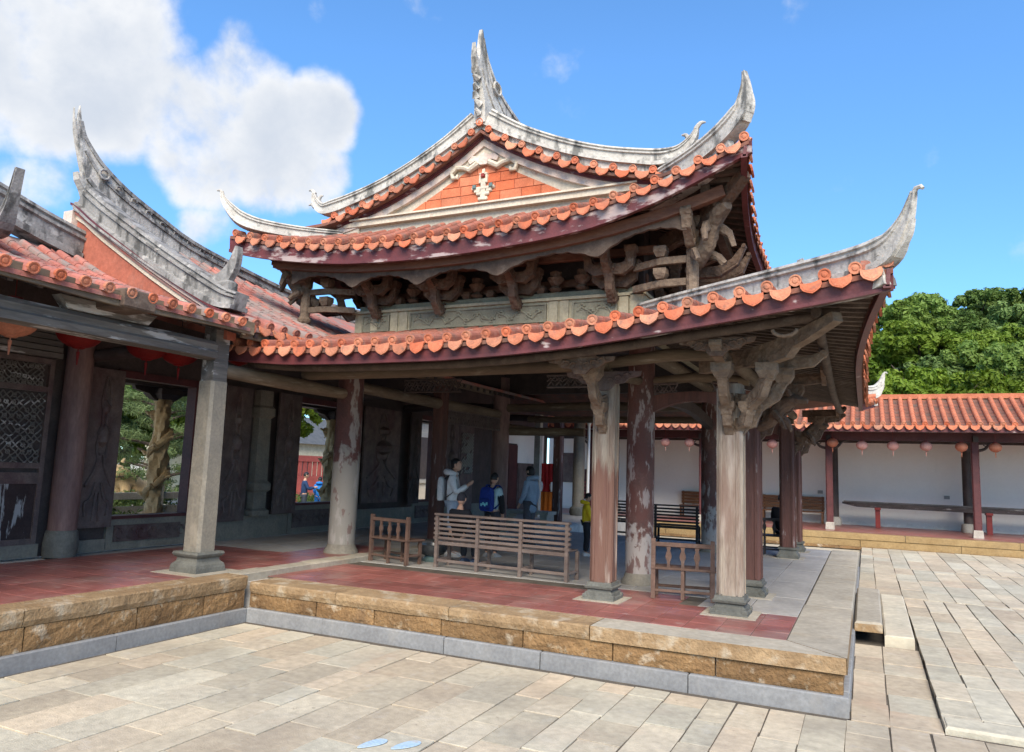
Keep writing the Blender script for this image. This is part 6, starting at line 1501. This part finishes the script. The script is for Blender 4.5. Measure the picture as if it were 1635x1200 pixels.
# ---------------------------------------------------------------- garden beyond the hall windows
def dragon_column(x, y, z0, z1, label):
    t = thing('dragon_column', label, 'column', (x, y, z0), 0, 'carved sandstone columns of the rear porch'); H = z1-z0
    c = MB(); n = 20; rs = []
    for j in range(61):
        z = H*j/60; rs.append([V((.19+.045*math.sin(2*a+z*4.2)+.03*math.sin(5*a-z*7)+.015*math.sin(9*a+z*17))*math.cos(a), (.19+.045*math.sin(2*a+z*4.2)+.03*math.sin(5*a-z*7)+.015*math.sin(9*a+z*17))*math.sin(a), z) for a in [2*math.pi*i/n for i in range(n)]])
    c.rings([[V(v.x*.8, v.y*.8, v.z) for v in r] for r in rs]); carve(c, .025, 6, x); link('shaft', c.mesh('shaft', 'sandstone', True), t, local=True)
    d = MB(); P = [V(.18*math.cos(a), .18*math.sin(a), .2+(H-.5)*k/40) for k, a in [(k, k*.42) for k in range(41)]]; d.tube(P, [.06+.03*math.sin(k*.08*math.pi)**2 for k in range(41)], 8)
    for k in range(3, 40, 3): a = k*.42; p = P[k]; d.tube([p, p+V(.14*math.cos(a+.6), .14*math.sin(a+.6), .06), p+V(.13*math.cos(a+1.2), .13*math.sin(a+1.2), -.02)], [.04, .03, .015], 6)
    carve(d, .02, 9); link('dragon', d.mesh('dragon', 'sandstone', True), t, local=True)
    b = MB(); b.lathe([(.34, 0), (.34, .12), (.27, .2), (.3, .28), (.24, .34)], n=8); link('column_base', b.mesh('column_base', 'sandstone'), t, local=True)
    k = MB(); k.lathe([(.19, H-.02), (.28, H+.08), (.28, H+.2)], sq=4); link('capital', k.mesh('capital', 'dark'), t, local=True)
dragon_column(-13.5, 11.0, TZ, 3.3, 'sandstone dragon column seen in the left window opening'); dragon_column(-13.5, 16.6, TZ, 3.3, 'sandstone dragon column at the edge of the middle window')
q = MB(); q.box(-13.72, -13.3, 1.6, 26, 3.52, 3.75); q.build('rear_porch_beam', 'dark', HALL)
for y in (11.0, 16.6):
    q = MB()
    for s in (-1, 1): q.prism([(0, 0), (s*.75, 0), (s*.72, -.08), (s*.4, -.14), (s*.25, -.26), (0, -.3)][::s], lambda u, v, d: V(d, y+u, 3.52+v), -13.55, -13.45)
    q.build('beam_spandrel', 'dark', HALL)
def balustrade():
    t = thing('stone_balustrade', 'pale stone balustrade with posts beyond the left window', 'balustrade', (-16.2, 13.5, -.06))
    for y in (10.2, 11.75, 13.3, 14.85, 16.4):
        m = MB(); m.box(-16.3, -16.1, y-.1, y+.1, -.06, 1.35); m.lathe([(.1, 1.35), (.06, 1.40), (.1, 1.47), (.06, 1.58), (.01, 1.62)], (-16.2, y, 0), 10); m.build('baluster_post', 'palestone', t)
    for y in (10.2, 11.75, 13.3, 14.85):
        for z0, z1 in ((.1, .28), (1.02, 1.18)): m = MB(); m.box(-16.26, -16.14, y+.1, y+1.45, z0, z1); m.build('rail', 'palestone', t)
        m = MB(); m.box(-16.22, -16.18, y+.1, y+1.45, .28, .85); m.build('carved_panel', 'palestone', t)
balustrade()
def stone_lion():
    t = thing('stone_lion', 'beige stone lion crouching behind the balustrade', 'statue', (-19.0, 14.9, -.06))
    m = MB(); m.box(-.45, .45, -.9, .9, 0, .75); link('pedestal', m.mesh('pedestal', 'palestone'), t, local=True)
    S = lambda *a: V(*a)
    o = skinned('lion_body', [S(0, .3, 1.15), S(0, -.1, 1.25), S(0, -.5, 1.55), S(0, -.75, 1.75), S(.17, .45, .95), S(.19, .35, .78), S(-.17, .45, .95), S(-.19, .35, .78), S(.16, -.5, 1.15), S(.17, -.6, .8), S(-.16, -.5, 1.15), S(-.17, -.6, .8), S(0, .65, 1.4), S(0, -.95, 1.66)],
        [(0, 1), (1, 2), (2, 3), (0, 4), (4, 5), (0, 6), (6, 7), (2, 8), (8, 9), (2, 10), (10, 11), (0, 12), (3, 13)], [.26, .26, .28, .26, .15, .11, .15, .11, .13, .12, .13, .12, .07, .14], 'sandstone', t, 2)
    for s in (-1, 1): m = MB(); m.tube([V(s*.15, -.68, 1.95), V(s*.2, -.66, 2.05)], [.06, .03], 7); link('ear', m.mesh('ear', 'sandstone'), t, local=True)
stone_lion()

def leaf_mesh(name, centers, nleaf, size, m, seed, flat=1.0, out=None, aspect=.5):
    """many leaf faces scattered through clumps; every face is small and turned its own way"""
    rng = random.Random(seed); vs = []; fs = []
    for (c, r) in centers:
        c = Vector(c)
        for _ in range(nleaf):
            d = Vector((rng.gauss(0, 1), rng.gauss(0, 1), rng.gauss(0, 1))).normalized(); k = rng.random()**.4
            p = c+Vector((d.x*r, d.y*r, d.z*r*flat))*k
            n = (d+Vector((rng.gauss(0, .5), rng.gauss(0, .5), rng.gauss(0, .5)+.35))).normalized(); a = n.orthogonal().normalized(); a = Matrix.Rotation(rng.uniform(0, 6.28), 3, n) @ a; b = n.cross(a)
            s = size*rng.uniform(.6, 1.3); o = len(vs)
            vs += [p-a*s, p-b*s*aspect+n*s*.15, p+a*s, p+b*s*aspect+n*s*.15]; fs.append((o, o+1, o+2, o+3))
    me = bpy.data.meshes.new(name); me.from_pydata([tuple(v) for v in vs], [], fs); me.materials.append(G[m]); me.update(); return me
def crown_centers(seed, rx, rz, n, big=.34):
    rng = random.Random(seed); out = []
    lobes = [(V(0, 0, 0), .8)]+[(Vector((rng.uniform(-.7, .7), rng.uniform(-.7, .7), rng.uniform(-.45, .6))), rng.uniform(.3, .5)) for _ in range(9)]
    for _ in range(n):
        c, r = rng.choice(lobes); d = Vector((rng.gauss(0, 1), rng.gauss(0, 1), rng.gauss(0, 1)+.25)).normalized()
        p = c+d*r*rng.uniform(.75, 1.0); out.append(((p.x*rx, p.y*rx, p.z*rz), rng.uniform(.5, 1.15)*big*rx*.5))
    return out
def trunk_mesh(name, h, r, limbs, seed):
    rng = random.Random(seed); m = MB()
    P = [V(0, 0, -.5)]+[V(rng.uniform(-.1, .1)*h*.15*k, rng.uniform(-.1, .1)*h*.15*k, h*k/4) for k in range(1, 5)]
    m.tube(P, [r*1.25, r, r*.85, r*.65, r*.4], 8)
    for _ in range(limbs):
        k = rng.randint(2, 4); a = rng.uniform(0, 6.28); L = h*rng.uniform(.35, .6); d = V(math.cos(a), math.sin(a), rng.uniform(.4, 1))
        m.tube([P[k], P[k]+d*L*.5, P[k]+d*L+V(0, 0, L*.15)], [r*.45, r*.3, r*.1], 6)
    return m.mesh(name, 'bark', True)
TREES = []
def make_variants():
    for i, mt in enumerate(('leafdark', 'leafmid', 'leafdark', 'leafmid', 'leafbright', 'leafbright')):
        cr = leaf_mesh('crown', crown_centers(50+i, 4.2, 3.6, 170, .28), 120, .20, mt, 70+i, .85)
        TREES.append((cr, trunk_mesh('trunk', 5, .32, 6, 90+i)))
make_variants()
def tree(x, y, z, s, var, label, rz=0, squash=1, group='trees on the wooded hill'):
    t = thing('broadleaf_tree', label, 'tree', (x, y, z), rz, group); cr, tr = TREES[var]
    o = link('trunk', tr, t, local=True); o.scale = (s, s, s); o = link('crown', cr, t, (0, 0, 5.6*s), local=True); o.scale = (s, s, s*squash)
def hill():
    hz2 = lambda x, y: max(-.1, (y-43)*.27+1.6*noise.noise(V(x*.05, y*.05, 0))-max(0, 3-x)*.55)
    m = MB(); m.grid(lambda u, v: V(lerp(-50, 140, u), lerp(42, 150, v), hz2(lerp(-50, 140, u), lerp(42, 150, v)) if v > .01 else -2), 40, 26)
    tag(m.build('hill', 'soil'), 'wooded hillside rising behind the gallery', 'hill', kind='structure')
    rng = random.Random(12); k = 0
    rows = [(49, 3.0, 17, 4.6, .80), (57, 2, 19, 4.8, .9), (66, 2.5, 22, 4.6, .95), (76, 2.5, 25, 4.6, 1.02), (86, 2.5, 28, 4.8, 1.1)]
    sides = ['foremost', 'second', 'middle', 'fourth', 'topmost']
    for ri, (y, x0, x1, dx, s) in enumerate(rows):
        x = x0+rng.uniform(0, 2); n = 0
        while x < x1:
            yy = y+rng.uniform(-2.5, 2.5); ss = s*rng.uniform(.85, 1.15); var = rng.choice((0, 1, 2, 3, 5) if ri else (1, 3, 4, 5))
            zz = hz2(x, yy)-.2
            col = ['dark green', 'mid green', 'deep green', 'olive green', 'bright green', 'yellow-green'][var]
            tree(x, yy, zz, ss, var, f'{col} tree in the {sides[ri]} row of the wooded hill, {ORD[n]} from the pavilion', rng.uniform(0, 6.28), rng.uniform(.85, 1.15)); n += 1
            x += dx*rng.uniform(.75, 1.15)
ORD = ['first', 'second', 'third', 'fourth', 'fifth', 'sixth', 'seventh', 'eighth', 'ninth', 'tenth', 'eleventh', 'twelfth', 'thirteenth', 'fourteenth']
hill()
def pine(x, y, h, seed, label):
    rng = random.Random(seed); t = thing('pine_tree', label, 'tree', (x, y, -.06), 0, 'pines in the garden'); m = MB()
    P = [V(0, 0, 0), V(.15, .1, h*.3), V(-.1, .15, h*.6), V(.1, 0, h*.95)]; m.tube(P, [.16, .13, .1, .04], 8); cs = []
    for k in range(16):
        z = h*(.16+.8*k/16); a = k*2.4; L = (1-.6*k/16)*h*.42; e = V(L*math.cos(a), L*math.sin(a), z+.15); m.tube([V(0, .1, z-.1), V(e.x*.5, e.y*.5, z+.1), e], [.06, .04, .02], 6)
        for f in (.45, .75, 1.0): cs.append(((e.x*f+rng.uniform(-.15, .15), e.y*f+rng.uniform(-.15, .15), z+.22), .42))
    link('trunk', m.mesh('trunk', 'bark', True), t, local=True); link('crown', leaf_mesh('crown', cs, 150, .10, 'pine', seed, .5, aspect=.14), t, local=True)
for k, (x, y, h, lab) in enumerate(((-19.5, 13.2, 4.6, 'pine tree nearest the left window opening'), (-20.5, 16.6, 5.0, 'pine tree right of the dragon column in the left window'), (-23, 15, 5.4, 'pine tree farther back in the garden'), (-22.5, 18.5, 5.0, 'pine tree farthest right in the left window'))): pine(x, y, h, 200+k, lab)
def shrub(x, y, z, r, seed, label, name='clipped_hedge', m='hedge'):
    t = thing(name, label, 'hedge', (x, y, z), 0, 'garden hedges'); rng = random.Random(seed)
    cs = [((rng.uniform(-.8, .8)*r*2.2, rng.uniform(-1, 1)*r*2.4, rng.uniform(.2, .9)*r), r*.5) for _ in range(28)]
    link('foliage', leaf_mesh('foliage', cs, 90, .05, m, seed, .8), t, local=True)
    b = MB(); 
    for k in range(4): b.tube([V(rng.uniform(-.2, .2), rng.uniform(-.4, .4), -.02), V(rng.uniform(-.3, .3), rng.uniform(-.6, .6), r*.7)], [.02, .01], 5)
    link('stem', b.mesh('stem', 'bark'), t, local=True)
shrub(-15.4, 11.6, .3, .42, 1, 'low green hedge left of the dragon column'); shrub(-15.4, 13.6, .3, .42, 2, 'low green hedge right of the dragon column'); shrub(-17.2, 12.8, .6, .5, 3, 'rounded shrub behind the balustrade'); shrub(-19.5, 23.0, .4, .6, 4, 'layered hedge behind the people in the middle window')
q = MB(); q.box(-15.6, -14.6, 1.6, 26, -.06, .36); tag(q.build('garden_bed', 'palestone'), 'raised pale planting bed along the rear porch', 'garden bed', kind='structure')
def far_wall():
    t = thing('garden_wall', 'far red garden wall with slotted openings', 'wall', (-26, 27, -.06))
    m = MB(); m.box(-26.1, -25.9, 26.5, 44, -.06, 1.35); m.box(-26.1, -25.9, 26.5, 44, 2.1, 2.4); m.build('wall_body', 'farred', t)
    y = 26.6
    while y < 43.9: m = MB(); m.box(-26.05, -25.95, y-.11, y+.11, 1.35, 2.1); m.build('slot_bar', 'farred', t); y += .38
    h = thing('far_house', 'cream house with a grey roof beyond the garden wall', 'house', (-34, 38, -.06))
    m = MB(); m.box(-38, -33, 30, 54, -.06, 3.3); m.build('wall', 'farcream', h)
    m = MB(); m.prism([(-38.4, 3.25), (-32.6, 3.25), (-35.5, 5.2)], lambda u, v, d: V(u, d, v), 54.3, 29.7); m.build('roof', 'grey_roof', h)
    for k in range(7): m = MB(); m.box(-33.02, -32.96, 31+3.2*k, 32.1+3.2*k, 1.0, 2.2); w = m.build('window', 'glassdark', h)
    b = thing('front_temple', 'sunlit red and cream temple front glimpsed through the narrow right window', 'temple', (-18.5, 29, -.06))
    m = MB(); m.box(-19, -18.5, 27.2, 36, -.06, 5.5); m.build('wall', 'cream', b)
    m = MB(); m.box(-18.5, -18.44, 27.2, 28.6, .9, 3.4); m.build('red_panel', 'farred', b)
    m = MB(); m.box(-18.5, -18.42, 28.75, 29.9, 1.3, 3.6); w = m.build('window', 'palestone', b); m = MB(); m.box(-18.43, -18.40, 28.95, 29.7, 1.5, 3.4); m.build('window_screen', 'dark', w)
    for k in range(5): m = MB(); m.bar([V(-18.5, 27.5+.6*k, 4.2), V(-17.9, 27.5+.6*k, 4.5)], .12, .2, (0, 1, 0)); m.build('eave_bracket', 'sandstone', b)
    m = MB(); m.box(-19.5, -17.7, 26.8, 36.4, 4.6, 4.8); m.build('roof', 'barrelclean', b)
    t2 = thing('garden_tree', 'leafy green tree in the middle window', 'tree', (-27.5, 28.0, -.06)); cr, tr = TREES[5]
    o = link('trunk', tr, t2, local=True); o.scale = (.5, .5, .5); o = link('crown', TREES[3][0], t2, (0, .6, 4.3), local=True); o.scale = (.62, .62, .62)
far_wall()
for k, (x, y, s, v) in enumerate(((-27, 17.5, .75, 0), (-29, 22, .8, 2), (-28, 13.5, .7, 1), (-33, 27, .8, 3))): tree(x, y, -.1, s, v, ['dark tree behind the pines in the left window', 'deep green tree behind the pines, right of the dragon column', 'mid green tree at the far left of the garden', 'olive tree far behind the middle window'][k], k*1.3, 1, 'trees at the back of the garden')
